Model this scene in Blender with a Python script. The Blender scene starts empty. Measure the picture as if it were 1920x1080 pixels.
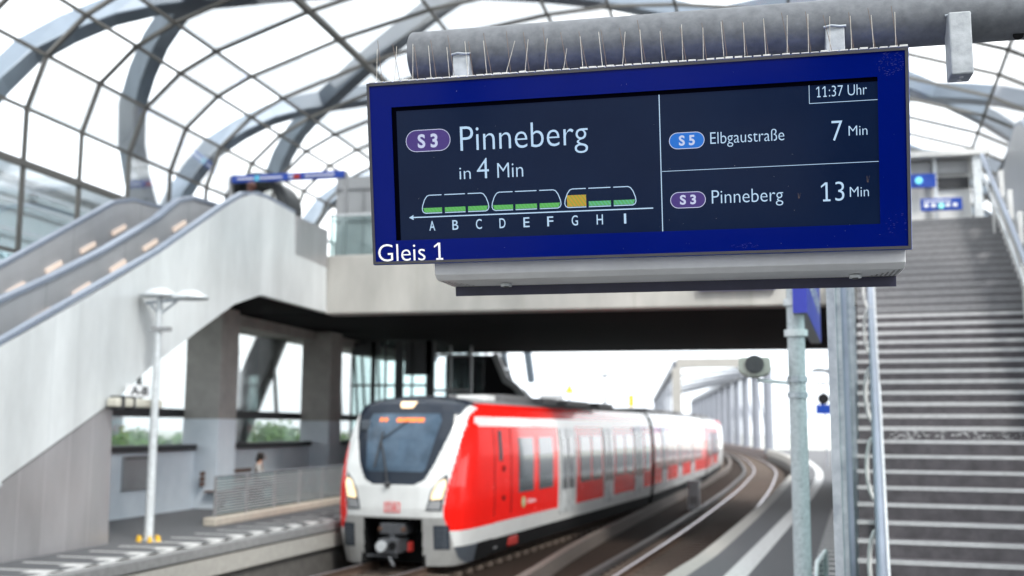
import bpy, bmesh, math, random
from mathutils import Vector, Matrix
random.seed(7)
R = math.radians
sc = bpy.context.scene
col = sc.collection

# ------------------------------------------------------------------ camera
cd = bpy.data.cameras.new('camera'); cam = bpy.data.objects.new('camera', cd); col.objects.link(cam)
cd.sensor_width = 36; cd.lens = 37.5; cd.clip_end = 3000; cd.clip_start = .05
cam.matrix_world = (Matrix.Translation((0, 0, 2.1)) @ Matrix.Rotation(R(12.7), 4, 'Z')
                    @ Matrix.Rotation(R(97.43), 4, 'X') @ Matrix.Rotation(R(.3), 4, 'Z'))
cd.dof.use_dof = True; cd.dof.focus_distance = 4.03; cd.dof.aperture_fstop = 1.9
sc.camera = cam
# ------------------------------------------------------------------ light
SUN_EL, SUN_AZ = R(48), R(135)
w = bpy.data.worlds.new('World'); sc.world = w; w.use_nodes = True
nt = w.node_tree; nt.nodes.clear()
N = nt.nodes.new; LK = nt.links.new
out = N('ShaderNodeOutputWorld'); bg = N('ShaderNodeBackground'); bg.inputs[1].default_value = .12
sky = N('ShaderNodeTexSky'); sky.sky_type = 'NISHITA'; sky.sun_disc = False
sky.sun_elevation = SUN_EL; sky.sun_rotation = SUN_AZ; sky.dust_density = 3.0
bw = N('ShaderNodeRGBToBW'); LK(sky.outputs[0], bw.inputs[0])
tc = N('ShaderNodeTexCoord'); nz = N('ShaderNodeTexNoise'); nz.inputs['Scale'].default_value = 2.2; nz.inputs['Detail'].default_value = 5
mp = N('ShaderNodeMapping'); mp.inputs['Scale'].default_value = (1, 1, 2.5); LK(tc.outputs['Generated'], mp.inputs[0]); LK(mp.outputs[0], nz.inputs[0])
cr = N('ShaderNodeValToRGB'); cr.color_ramp.elements[0].position = .36; cr.color_ramp.elements[1].position = .66
cr.color_ramp.elements[0].color = (.86, .93, 1.0, 1); cr.color_ramp.elements[1].color = (1.0, 1.0, 1.0, 1)
LK(nz.outputs['Fac'], cr.inputs[0])
# overcast: the physical sky's brightness spread evenly, coloured by cloud
ad = N('ShaderNodeMath'); ad.operation = 'MULTIPLY_ADD'; ad.inputs[1].default_value = .35; ad.inputs[2].default_value = 6.0
LK(bw.outputs[0], ad.inputs[0])
vm = N('ShaderNodeVectorMath'); vm.operation = 'SCALE'; LK(cr.outputs[0], vm.inputs[0]); LK(ad.outputs[0], vm.inputs['Scale'])
LK(vm.outputs[0], bg.inputs[0]); LK(bg.outputs[0], out.inputs[0])
sl = bpy.data.lights.new('sun', 'SUN'); so = bpy.data.objects.new('sun', sl); col.objects.link(so)
sl.energy = 1.5; sl.angle = R(12); sl.color = (1, .96, .9)
so.rotation_euler = (Matrix.Rotation(-SUN_AZ, 4, 'Z') @ Matrix.Rotation(-(math.pi/2 - SUN_EL), 4, 'X')).to_euler()
sc.view_settings.view_transform = 'Standard'; sc.view_settings.look = 'None'
sc.view_settings.exposure = 1.6; sc.view_settings.gamma = 1
try:
    sc.cycles.max_bounces = 10; sc.cycles.transparent_max_bounces = 16; sc.cycles.caustics_reflective = False
    sc.cycles.sample_clamp_indirect = 6
except Exception: pass

# ------------------------------------------------------------------ materials
def mat(name, c, rough=.6, metal=0, var=.12, scale=6, bump=0, spec=.5, emit=None, es=1, coat=0, stretch=(1, 1, 1), rvar=.1, c2=None):
    m = bpy.data.materials.new(name); m.use_nodes = True; t = m.node_tree; b = t.nodes['Principled BSDF']
    b.inputs['Roughness'].default_value = rough; b.inputs['Metallic'].default_value = metal
    b.inputs['Specular IOR Level'].default_value = spec
    if coat: b.inputs['Coat Weight'].default_value = coat; b.inputs['Coat Roughness'].default_value = .04
    co = t.nodes.new('ShaderNodeTexCoord'); ma = t.nodes.new('ShaderNodeMapping'); ma.inputs['Scale'].default_value = stretch
    n = t.nodes.new('ShaderNodeTexNoise'); n.inputs['Scale'].default_value = scale; n.inputs['Detail'].default_value = 6; n.inputs['Roughness'].default_value = .6
    r = t.nodes.new('ShaderNodeValToRGB'); r.color_ramp.elements[0].position = .3; r.color_ramp.elements[1].position = .7
    lo = c2 if c2 else [max(0, x*(1-var)) for x in c]
    hi = [min(1, x*(1+var*.6)) for x in c]
    r.color_ramp.elements[0].color = (*lo, 1); r.color_ramp.elements[1].color = (*hi, 1)
    t.links.new(co.outputs['Object'], ma.inputs[0]); t.links.new(ma.outputs[0], n.inputs[0]); t.links.new(n.outputs['Fac'], r.inputs[0])
    t.links.new(r.outputs[0], b.inputs['Base Color'])
    if rvar:
        mr = t.nodes.new('ShaderNodeMapRange'); mr.inputs[3].default_value = max(.02, rough-rvar); mr.inputs[4].default_value = min(1, rough+rvar)
        t.links.new(n.outputs['Fac'], mr.inputs[0]); t.links.new(mr.outputs[0], b.inputs['Roughness'])
    if bump:
        bp = t.nodes.new('ShaderNodeBump'); bp.inputs['Strength'].default_value = bump; bp.inputs['Distance'].default_value = .02
        t.links.new(n.outputs['Fac'], bp.inputs['Height']); t.links.new(bp.outputs[0], b.inputs['Normal'])
    if emit: b.inputs['Emission Color'].default_value = (*emit, 1); b.inputs['Emission Strength'].default_value = es
    return m

def panelled(name, c, rough, metal, axis, pitch, line, var=.1, width=.03, bump=.2):
    """metal or stone with thin joints every pitch metres along an object axis"""
    m = mat(name, c, rough, metal, var, 1.4, 0, stretch=(1, 1, .35))
    t = m.node_tree; b = t.nodes['Principled BSDF']
    co = t.nodes.new('ShaderNodeTexCoord'); sp = t.nodes.new('ShaderNodeSeparateXYZ'); t.links.new(co.outputs['Object'], sp.inputs[0])
    d = t.nodes.new('ShaderNodeMath'); d.operation = 'DIVIDE'; d.inputs[1].default_value = pitch; t.links.new(sp.outputs[axis], d.inputs[0])
    f = t.nodes.new('ShaderNodeMath'); f.operation = 'FRACT'; t.links.new(d.outputs[0], f.inputs[0])
    l = t.nodes.new('ShaderNodeMath'); l.operation = 'LESS_THAN'; l.inputs[1].default_value = width; t.links.new(f.outputs[0], l.inputs[0])
    fl = t.nodes.new('ShaderNodeMath'); fl.operation = 'FLOOR'; t.links.new(d.outputs[0], fl.inputs[0])
    wn = t.nodes.new('ShaderNodeTexWhiteNoise'); wn.noise_dimensions = '1D'; t.links.new(fl.outputs[0], wn.inputs['W'])
    mr = t.nodes.new('ShaderNodeMapRange'); mr.inputs[3].default_value = .92; mr.inputs[4].default_value = 1.06; t.links.new(wn.outputs['Value'], mr.inputs[0])
    src = b.inputs['Base Color'].links[0].from_socket
    sc_ = t.nodes.new('ShaderNodeVectorMath'); sc_.operation = 'SCALE'; t.links.new(src, sc_.inputs[0]); t.links.new(mr.outputs[0], sc_.inputs['Scale'])
    mx = t.nodes.new('ShaderNodeMix'); mx.data_type = 'RGBA'; mx.inputs['B'].default_value = (*line, 1)
    t.links.new(l.outputs[0], mx.inputs['Factor']); t.links.new(sc_.outputs[0], mx.inputs['A']); t.links.new(mx.outputs['Result'], b.inputs['Base Color'])
    return m

def glass(name, tint=(.93, .97, .98), refl=.08, rough=.02):
    m = bpy.data.materials.new(name); m.use_nodes = True; t = m.node_tree; t.nodes.clear()
    o = t.nodes.new('ShaderNodeOutputMaterial'); tr = t.nodes.new('ShaderNodeBsdfTransparent'); tr.inputs[0].default_value = (*tint, 1)
    g = t.nodes.new('ShaderNodeBsdfGlossy'); g.inputs['Roughness'].default_value = rough
    n = t.nodes.new('ShaderNodeTexNoise'); n.inputs['Scale'].default_value = 3
    co = t.nodes.new('ShaderNodeTexCoord'); t.links.new(co.outputs['Object'], n.inputs[0])
    mr = t.nodes.new('ShaderNodeMapRange'); mr.inputs[3].default_value = rough; mr.inputs[4].default_value = rough+.1
    t.links.new(n.outputs['Fac'], mr.inputs[0]); t.links.new(mr.outputs[0], g.inputs['Roughness'])
    lw = t.nodes.new('ShaderNodeLayerWeight'); lw.inputs[0].default_value = .25
    ml = t.nodes.new('ShaderNodeMath'); ml.operation = 'MULTIPLY_ADD'; ml.inputs[1].default_value = .5; ml.inputs[2].default_value = refl*.4
    t.links.new(lw.outputs['Fresnel'], ml.inputs[0])
    mx = t.nodes.new('ShaderNodeMixShader'); t.links.new(ml.outputs[0], mx.inputs[0]); t.links.new(tr.outputs[0], mx.inputs[1]); t.links.new(g.outputs[0], mx.inputs[2])
    t.links.new(mx.outputs[0], o.inputs[0]); return m

def emis(name, c, s, base=(.02, .02, .03)):
    return mat(name, base, .25, 0, .05, 4, emit=c, es=s, rvar=0)

M = {}
M['galv'] = mat('galvanised_steel', (.42, .45, .48), .42, .55, .28, 9, .25, c2=(.26, .29, .33))
M['galv_lt'] = mat('galvanised_steel_light', (.62, .65, .67), .5, .3, .2, 14, .15)
M['zinc_br'] = mat('bracket_zinc', (.36, .38, .40), .5, .2, .3, 22, .15, c2=(.27, .29, .31))
M['pipe'] = mat('weathered_galvanised_pipe', (.155, .165, .18), .55, .15, .2, 22, .12, c2=(.105, .112, .125))
M['girder'] = mat('grey_girder_paint', (.17, .21, .26), .45, .1, .12, 1.5)
M['mull'] = mat('mullion_steel', (.115, .112, .105), .5, .2, .1, 3)
M['roofglass'] = glass('roof_glass', (.97, .985, .99), .03)
M['glass'] = glass('clear_glass', (.95, .98, .98), .06)
M['greenglass'] = glass('greenish_balustrade_glass', (.84, .93, .92), .08)
M['conc'] = mat('fair_faced_concrete', (.40, .385, .36), .8, 0, .14, 3, .3)
M['conc_dk'] = mat('grey_concrete', (.31, .30, .285), .85, 0, .18, 2.5, .3)
M['beam'] = panelled('overpass_beam_concrete', (.47, .46, .43), .7, 0, 'X', 2.9, (.36, .35, .31), .17, .009)
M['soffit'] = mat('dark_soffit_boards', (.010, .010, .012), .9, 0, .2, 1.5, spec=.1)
M['asphalt'] = mat('platform_asphalt', (.088, .090, .096), .75, 0, .22, 14, .25)
M['conc_dk2'] = mat('dark_block_concrete', (.06, .06, .062), .85, 0, .2, 2)
M['asphalt2'] = mat('grey_edge_slab', (.22, .22, .22), .75, 0, .2, 10, .2)
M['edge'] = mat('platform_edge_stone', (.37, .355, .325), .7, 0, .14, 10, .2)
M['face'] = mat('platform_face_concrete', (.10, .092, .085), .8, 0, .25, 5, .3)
M['line'] = mat('white_marking_paint', (.58, .58, .57), .6, 0, .25, 12)
M['ballast'] = mat('dark_track_slab', (.024, .016, .012), .95, 0, .45, 12, .6, spec=.1)
M['sleeper'] = mat('concrete_sleeper', (.105, .078, .062), .85, 0, .25, 10, .3)
M['rail'] = mat('polished_rail', (.55, .53, .57), .32, .85, .15, 8)
M['rust'] = mat('rusty_rail_side', (.10, .062, .045), .8, .1, .3, 12, .3)
M['plinth'] = mat('cable_trough_concrete', (.10, .082, .072), .8, 0, .25, 6, .2)
M['third'] = mat('conductor_rail_cover', (.045, .042, .042), .55, 0, .2, 6)
M['clad'] = panelled('pale_escalator_cladding', (.69, .715, .72), .36, .2, 'Y', .62, (.60, .63, .64), .15, .022)
M['steel'] = panelled('brushed_steel_base_panels', (.46, .45, .46), .34, .6, 'Y', .62, (.55, .54, .55), .14, .03)
M['balus'] = panelled('escalator_balustrade_steel', (.44, .45, .47), .38, .35, 'Y', 2.4, (.33, .34, .36), .1, .012)
M['rubber'] = mat('handrail_rubber', (.05, .06, .08), .45, 0, .1, 8)
M['bluerail'] = mat('handrail_profile', (.27, .31, .385), .35, .4, .1, 6)
M['warm'] = emis('warm_skirting_light', (1.0, .78, .64), .20, (.4, .36, .33))
M['wallwhite'] = mat('pale_painted_wall', (.60, .65, .70), .65, 0, .1, 1.3, c2=(.52, .58, .64))
M['white'] = mat('white_metal', (.72, .72, .71), .4, .1, .08, 4)
M['greyp'] = mat('grey_metal_panel', (.34, .345, .355), .45, .35, .1, 2)
M['dark'] = mat('dark_frame', (.035, .036, .04), .5, .1, .2, 4)
M['stair'] = mat('stair_granite', (.105, .097, .106), .75, 0, .28, 7, .25, c2=(.065, .060, .066), spec=.3)
M['nosing'] = mat('stair_nosing_strip', (.50, .50, .51), .6, 0, .16, 16)
M['nosing2'] = mat('shaded_nosing_strip', (.23, .23, .24), .65, 0, .16, 16)  # the upper flight's shade put into the colour of its strips
M['blue'] = mat('sign_blue', (.006, .05, .34), .35, 0, .06, 3, coat=.3)
M['sblue'] = mat('platform_sign_blue', (.06, .07, .50), .4, 0, .06, 3)
M['bark'] = mat('bark', (.09, .07, .05), .9, 0, .3, 10, .5)
M['leaf'] = mat('leaves', (.10, .19, .045), .65, 0, .35, 2, c2=(.05, .11, .03))
M['grass'] = mat('pale_ground', (.42, .43, .40), .9, 0, .2, .05)
M['skin'] = mat('skin', (.50, .30, .22), .55, 0, .1, 9)
M['hair'] = mat('dark_hair', (.018, .014, .012), .6, 0, .3, 30)
M['hair2'] = mat('auburn_hair', (.075, .022, .014), .6, 0, .3, 30)
M['cloth'] = mat('light_shirt', (.42, .40, .38), .85, 0, .15, 12)
M['cloth2'] = mat('dark_coat', (.03, .032, .045), .85, 0, .2, 12)
M['brown'] = mat('brown_wood', (.11, .055, .035), .6, 0, .25, 8)
M['yellow'] = mat('yellow_paint', (.72, .42, .03), .6, 0, .15, 12)
M['tred'] = mat('train_red', (.90, .012, .007), .25, 0, .06, 3, coat=.6, rvar=.06, spec=.3)
M['twhite'] = mat('train_white', (.74, .75, .74), .3, 0, .07, 3, coat=.6, rvar=.05)
M['tsilver'] = mat('train_silver_grey', (.42, .42, .41), .35, .3, .1, 5)
M['tskirt'] = mat('train_skirt_grey', (.085, .10, .12), .45, .1, .15, 5)
M['tmask'] = mat('train_black_mask', (.018, .025, .038), .18, 0, .1, 3, rvar=.03, spec=.35)
M['tglass'] = mat('train_window_glass', (.10, .12, .135), .08, 0, .2, 2.2, coat=.8, rvar=.03)
M['twind'] = mat('train_windscreen_glass', (.075, .115, .165), .12, 0, .55, 1.3, rvar=.03, c2=(.03, .05, .075), spec=.3)
M['troof'] = mat('train_roof_grey', (.17, .17, .175), .6, .1, .2, 5)
M['tdoor'] = mat('train_door_pale', (.58, .61, .62), .28, 0, .05, 3, coat=.5)
M['tblack'] = mat('underframe_black', (.010, .010, .011), .8, 0, .3, 9, spec=.15)
M['lampglow'] = emis('headlight_glow', (1.0, .72, .36), .46, (.6, .5, .4))
M['lamptop'] = emis('top_lamp_glow', (1.0, .62, .28), .50, (.6, .5, .4))
M['led'] = emis('orange_led', (1.0, .24, .04), .62, (.2, .05, .01))
M['dbred'] = mat('emblem_red', (.80, .03, .03), .4, 0, .02, 4)
M['buffred'] = mat('red_box', (.34, .025, .02), .5, 0, .2, 8)
# the display
M['dframe'] = mat('display_blue_glass', (.0002, .0055, .122), .10, 0, .06, 2.5, .0, rvar=.04, spec=.06)
M['dgrey'] = mat('display_rim', (.045, .045, .055), .5, .1, .15, 12)
M['screen'] = mat('display_screen', (.002, .005, .012), .12, 0, .3, 3, emit=(.02, .055, .22), es=.045, rvar=.03, spec=.08)
M['sblk'] = mat('screen_recess', (.001, .001, .003), .8, 0, .1, 4, spec=0)
def glow(n, c, s=.44): return mat(n, (.02, .02, .03), .5, 0, .02, 4, emit=c, es=s, rvar=0, spec=.1)
M['t_lit'] = glow('lit_text', (.52, .74, .98), .30)
M['t_badge'] = glow('lit_badge_text', (.60, .66, .88), .30)
M['t_purple'] = glow('lit_purple', (.075, .035, .26), .22)
M['t_blue'] = glow('lit_blue', (.002, .20, .80), .24)
M['t_green'] = mat('lit_green', (.02, .03, .03), .5, 0, .3, 60, emit=(.10, .55, .10), es=.26, rvar=0)
M['t_teal'] = glow('lit_green_pale', (.12, .56, .22), .25)
M['t_org'] = glow('lit_orange', (.80, .46, .03), .27)
M['decal'] = mat('white_lettering', (.85, .86, .88), .5, 0, .02, 8)
M['housing'] = mat('light_box_paint', (.76, .77, .78), .42, .05, .1, 5, c2=(.66, .67, .68))
M['trim'] = mat('dark_trim', (.035, .035, .065), .45, .2, .2, 10)
M['spike'] = mat('spike_wire', (.62, .58, .52), .4, .3, .3, 60)
M['spike_dk'] = mat('rusty_spike_wire', (.16, .11, .085), .5, .3, .3, 60)
M['smudge'] = mat('smudge_film', (.02, .022, .24), .7, 0, .5, 60)

def hatched(n, ca, cb, es):
    m = bpy.data.materials.new(n); m.use_nodes = True; t = m.node_tree; b = t.nodes['Principled BSDF']; b.inputs['Base Color'].default_value = (.02, .02, .03, 1); b.inputs['Specular IOR Level'].default_value = .1
    co = t.nodes.new('ShaderNodeTexCoord'); mp = t.nodes.new('ShaderNodeMapping'); mp.inputs['Rotation'].default_value = (0, R(35), 0); w = t.nodes.new('ShaderNodeTexWave'); w.inputs['Scale'].default_value = 26; w.inputs['Distortion'].default_value = 1.2
    t.links.new(co.outputs['Object'], mp.inputs[0]); t.links.new(mp.outputs[0], w.inputs[0]); x = t.nodes.new('ShaderNodeMix'); x.data_type = 'RGBA'; x.inputs['A'].default_value = (*ca, 1); x.inputs['B'].default_value = (*cb, 1)
    t.links.new(w.outputs['Fac'], x.inputs['Factor']); t.links.new(x.outputs['Result'], b.inputs['Emission Color']); b.inputs['Emission Strength'].default_value = es; return m
M['t_org'] = hatched('lit_hatched_orange', (.85, .42, .01), (.42, .50, .03), .22)
M['t_teal'] = hatched('lit_hatched_green', (.10, .50, .10), (.14, .62, .34), .24)
M['t_green'] = hatched('lit_hatched_leaf', (.10, .55, .06), (.16, .60, .16), .24)

# ------------------------------------------------------------------ mesh helpers
class MB:
    def __init__(s): s.v = []; s.f = []; s.sm = []
    def add(s, vs, fs, smooth=False):
        o = len(s.v); s.v += [tuple(v) for v in vs]
        for f in fs: s.f.append(tuple(i+o for i in f)); s.sm.append(smooth)
        return s
    def box(s, x0, x1, y0, y1, z0, z1, mtx=None):
        vs = [Vector((x, y, z)) for x in (x0, x1) for y in (y0, y1) for z in (z0, z1)]
        if mtx: vs = [mtx @ v for v in vs]
        return s.add(vs, [(0, 1, 3, 2), (4, 6, 7, 5), (0, 4, 5, 1), (2, 3, 7, 6), (0, 2, 6, 4), (1, 5, 7, 3)])
    def bar(s, p, q, a, b=None, up=(0, 0, 1)):
        p, q = Vector(p), Vector(q); b = b or a; d = (q-p).normalized(); u = Vector(up)
        if abs(d.dot(u)) > .98: u = Vector((0, 1, 0))
        x = d.cross(u).normalized(); y = x.cross(d)
        vs = [c + x*(i*a/2) + y*(j*b/2) for c in (p, q) for i, j in ((-1, -1), (1, -1), (1, 1), (-1, 1))]
        return s.add(vs, [(0, 3, 2, 1), (4, 5, 6, 7), (0, 1, 5, 4), (1, 2, 6, 5), (2, 3, 7, 6), (3, 0, 4, 7)])
    def tube(s, pts, r, n=8, caps=True, smooth=True, sx=1.0, rads=None):
        pts = [Vector(p) for p in pts]; rings = []; pu = None
        for i, p in enumerate(pts):
            a = pts[max(i-1, 0)]; b = pts[min(i+1, len(pts)-1)]; d = (b-a).normalized()
            if pu is None:
                u = Vector((0, 0, 1)) if abs(d.z) < .95 else Vector((0, 1, 0))
            else: u = pu
            x = d.cross(u)
            if x.length < 1e-5: x = d.cross(Vector((1, 0, 0)))
            x.normalize(); y = x.cross(d).normalized(); pu = y
            rr = rads[i] if rads else r
            rings.append([p + x*(math.cos(2*math.pi*k/n)*rr*sx) + y*(math.sin(2*math.pi*k/n)*rr) for k in range(n)])
        vs = [v for g in rings for v in g]; fs = []
        for i in range(len(pts)-1):
            for k in range(n):
                fs.append((i*n+k, i*n+(k+1) % n, (i+1)*n+(k+1) % n, (i+1)*n+k))
        s.add(vs, fs, smooth)
        if caps:
            s.add(rings[0], [tuple(range(n))[::-1]]); s.add(rings[-1], [tuple(range(n))])
        return s
    def sweep(s, pts, prof, upf=None, closed=True, smooth=False):
        """sweep a profile of (lateral, up) pairs along pts; lateral is horizontal-right of travel unless upf gives the up vector"""
        pts = [Vector(p) for p in pts]; n = len(prof); rings = []
        for i, p in enumerate(pts):
            a = pts[max(i-1, 0)]; b = pts[min(i+1, len(pts)-1)]; d = (b-a).normalized()
            u = Vector(upf(i)) if upf else Vector((0, 0, 1)); x = d.cross(u).normalized(); u = x.cross(d).normalized() if upf else u
            rings.append([p + x*a_ + u*b_ for a_, b_ in prof])
        fs = []
        for i in range(len(pts)-1):
            for k in range(n if closed else n-1):
                fs.append((i*n+k, i*n+(k+1) % n, (i+1)*n+(k+1) % n, (i+1)*n+k))
        s.add([v for g in rings for v in g], fs, smooth)
        if closed: s.add(rings[0], [tuple(range(n))[::-1]]); s.add(rings[-1], [tuple(range(n))])
        return s
    def prism(s, poly, fn, t0, t1):
        """poly of (a,b); fn(a,b,t) -> xyz"""
        n = len(poly)
        vs = [fn(a, b, t0) for a, b in poly] + [fn(a, b, t1) for a, b in poly]
        fs = [tuple(range(n))[::-1], tuple(range(n, 2*n))] + [(k, (k+1) % n, n+(k+1) % n, n+k) for k in range(n)]
        return s.add(vs, fs)
    def sphere(s, c, r, n=12, m=8, sq=(1, 1, 1)):
        c = Vector(c); vs = [c+Vector((0, 0, r*sq[2]))]
        for i in range(1, m):
            for k in range(n):
                a, b = math.pi*i/m, 2*math.pi*k/n
                vs.append(c+Vector((r*sq[0]*math.sin(a)*math.cos(b), r*sq[1]*math.sin(a)*math.sin(b), r*sq[2]*math.cos(a))))
        vs.append(c-Vector((0, 0, r*sq[2]))); L = len(vs)-1; fs = [(0, 1+k, 1+(k+1) % n) for k in range(n)]
        for i in range(m-2):
            for k in range(n): fs.append((1+i*n+k, 1+(i+1)*n+k, 1+(i+1)*n+(k+1) % n, 1+i*n+(k+1) % n))
        fs += [(L, 1+(m-2)*n+(k+1) % n, 1+(m-2)*n+k) for k in range(n)]
        return s.add(vs, fs, True)
    def build(s, name, m, parent=None, bevel=0, fix=True, xf=None):
        me = bpy.data.meshes.new(name); vs = s.v
        if xf: vs = [xf(Vector(v)) for v in vs]
        me.from_pydata([tuple(v) for v in vs], [], s.f); me.polygons.foreach_set('use_smooth', s.sm)
        if fix:
            bm = bmesh.new(); bm.from_mesh(me); bmesh.ops.recalc_face_normals(bm, faces=bm.faces); bm.to_mesh(me); bm.free()
        me.materials.append(M[m] if isinstance(m, str) else m)
        o = bpy.data.objects.new(name, me); col.objects.link(o)
        if parent: o.parent = parent
        if bevel:
            b = o.modifiers.new('bevel', 'BEVEL'); b.width = bevel; b.segments = 2; b.limit_method = 'ANGLE'
        return o

def tag(o, label=None, cat=None, group=None, kind=None):
    if label: o['label'] = label
    if cat: o['category'] = cat
    if group: o['group'] = group
    if kind: o['kind'] = kind
    return o
def thing(name, label, cat, loc=(0, 0, 0), rz=0, group=None):
    o = bpy.data.objects.new(name, None); o.empty_display_size = .3; col.objects.link(o)
    o.location = loc; o.rotation_euler = (0, 0, rz); return tag(o, label, cat, group)
def copy_tree(o, parent=None):
    c = o.copy(); col.objects.link(c); c.parent = parent
    for ch in [k for k in bpy.data.objects if k.parent == o]: copy_tree(ch, c)
    return c
def struct(mb, name, m, label=None, **k):
    o = mb.build(name, m, **k); o['kind'] = 'structure'
    return tag(o, label, name.replace('_', ' ')) if label else o

_fc = {}
def text_mb(s, x0, x1, z, h, y=0, bold=0, ref=None, mb=None):
    """lettering in the XZ plane: spans x0..x1, baseline z, capital height h"""
    cu = bpy.data.curves.new('t', 'FONT'); cu.body = s; cu.size = 1; cu.offset = bold; cu.resolution_u = 4; cu.extrude = 0
    ob = bpy.data.objects.new('t', cu); col.objects.link(ob); bpy.context.view_layer.update()
    if 'H' not in _fc:
        cu.body = 'H'; cu.offset = 0; bpy.context.view_layer.update(); m2 = ob.to_mesh(); _fc['H'] = max(v.co.y for v in m2.vertices); ob.to_mesh_clear()
        cu.body = s; cu.offset = bold; bpy.context.view_layer.update()
    me = ob.to_mesh(); vs = [v.co.copy() for v in me.vertices]; fs = [tuple(p.vertices) for p in me.polygons]; ob.to_mesh_clear()
    if 'H' not in _fc:
        cu.body = 'H'; cu.offset = 0; bpy.context.view_layer.update(); m2 = ob.to_mesh(); _fc['H'] = max(v.co.y for v in m2.vertices); ob.to_mesh_clear()
    def right(q):
        cu.body = q; bpy.context.view_layer.update(); m3 = ob.to_mesh(); xs = [v.co.x for v in m3.vertices]; ob.to_mesh_clear(); return min(xs), max(xs)
    for i, ch in enumerate(s):
        if ch == '1':   # the built-in face draws the figure as a bare stem: give it its flag and foot
            w0 = right('1'); sw = w0[1]-w0[0]; xr = right(s[:i+1])[1]; xl = xr-sw; H = _fc.get('H', .7); k = len(vs); th = sw*.85
            P = [(xl, H), (xl-.17, H-.13), (xl-.17, H-.13-th), (xl, H-th*1.0-.02), (xl-.10, 0), (xr+.10, 0), (xr+.10, th), (xl-.10, th)]
            vs += [Vector((a, b, .0)) for a, b in P]; fs += [(k, k+1, k+2, k+3), (k+4, k+5, k+6, k+7)]
    bpy.data.objects.remove(ob); bpy.data.curves.remove(cu)
    a = min(v.x for v in vs); b = max(v.x for v in vs); kx = (x1-x0)/(b-a); kz = h/_fc['H']
    mb = mb or MB()
    return mb.add([(x0+(v.x-a)*kx, y, z+v.y*kz) for v in vs], fs)

def catmull(P, step=1.0):
    P = [Vector(p) for p in P]; Q = [P[0]*2-P[1]]+P+[P[-1]*2-P[-2]]; o = []
    for i in range(1, len(Q)-2):
        n = max(2, int((Q[i+1]-Q[i]).length/step))
        for k in range(n):
            t = k/n; a, b, c, d = Q[i-1:i+3]
            o.append(.5*((2*b)+(c-a)*t+(2*a-5*b+4*c-d)*t*t+(3*b-a-3*c+d)*t**3))
    return o+[Q[-2]]
def V3(l, z): return [Vector((x, y, z)) for x, y in l]
def offset(path, d, z=None):
    o = []
    for i, p in enumerate(path):
        a = path[max(i-1, 0)]; b = path[min(i+1, len(path)-1)]; t = (b-a); t.z = 0; t.normalize()
        q = p + Vector((t.y, -t.x, 0))*d
        if z is not None: q.z = z
        o.append(q)
    return o
def sheet(mb, A, B):
    n = len(A); mb.add(list(A)+list(B), [(i, i+1, n+i+1, n+i) for i in range(n-1)]); return mb

# ------------------------------------------------------------------ ground, track bed, platforms
RZ = -.81
TRK_B = catmull(V3([(-5.2, -14), (-4.2, -5), (-3.15, 8), (-2.03, 21.6), (-.92, 37.2), (.23, 59.8), (.61, 83.7), (-1.23, 124), (-5.5, 165), (-12, 215), (-24, 280)], RZ), 1.5)
TRK_A = catmull(V3([(-9.6, -10), (-9.1, 2), (-8.4, 13.6), (-7.51, 21.9), (-5.2, 41.8), (-4.0, 61), (-3.55, 82), (-5.2, 124), (-9.6, 165), (-16.2, 215), (-28, 280)], RZ), 1.5)
EDGE_R = catmull(V3([(-4.4, -14), (-3.6, -5), (-2.55, 5), (-1.29, 15.8), (-.81, 20), (.27, 33), (1.32, 47.4), (2.03, 58), (2.43, 72), (2.3, 90), (1.2, 112)], 0), 1.0)
EDGE_L = catmull(V3([(-10.9, -12), (-10.1, 2), (-9.5, 13.6), (-9.08, 22), (-8.45, 28), (-6.95, 40), (-5.75, 60), (-5.25, 80)], 0), 1.0)

g = MB(); g.add([(-900, -300, -6), (900, -300, -6), (900, 1500, -6), (-900, 1500, -6)], [(0, 1, 2, 3)])
struct(g, 'ground', 'grass', 'pale open ground spreading to the horizon beyond the station')
g = MB().sweep(offset(catmull(V3([(-5.5, -14), (-5.2, 20), (-3, 60), (-2.5, 90), (-4, 124), (-8, 165), (-15, 215), (-27, 280)], 0), 3), 0), [(-9.5, -1.5), (9.5, -1.5), (9.5, -1.09), (-9.5, -1.09)])
struct(g, 'track_bed', 'ballast', 'dark brown track bed between the two platforms')

def platform(edge, xo, name, label):
    m = MB(); n = len(edge)
    inn = offset(edge, .30 if xo > 0 else -.30)
    far = [Vector((xo, p.y, 0)) for p in edge]
    sheet(m, inn, far)
    o = struct(m, name, 'asphalt', label)
    c = MB(); s = 1 if xo > 0 else -1
    c.sweep(edge, [(0, 0), (s*.30, 0), (s*.30, -.16), (0, -.16)]); struct(c, name.replace('platform', 'platform_edge'), 'edge' if s > 0 else 'asphalt2', 'pale stone coping along the edge of the ' + name.replace('_', ' '))
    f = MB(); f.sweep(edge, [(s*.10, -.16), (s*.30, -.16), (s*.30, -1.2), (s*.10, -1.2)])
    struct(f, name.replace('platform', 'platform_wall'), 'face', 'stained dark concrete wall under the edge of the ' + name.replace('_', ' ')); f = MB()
    f.sweep(edge, [(s*.015, -.20), (s*.10, -.20), (s*.10, -.52), (s*.015, -.52)])
    struct(f, name.replace('platform', 'platform_ledge'), 'edge', 'pale concrete ledge under the edge of the ' + name.replace('_', ' '))
platform(EDGE_R, 16, 'right_platform', 'dark asphalt platform on the right by the stairs')
platform(EDGE_L, -14.6, 'left_platform', 'dark asphalt platform on the left below the escalators')
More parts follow.
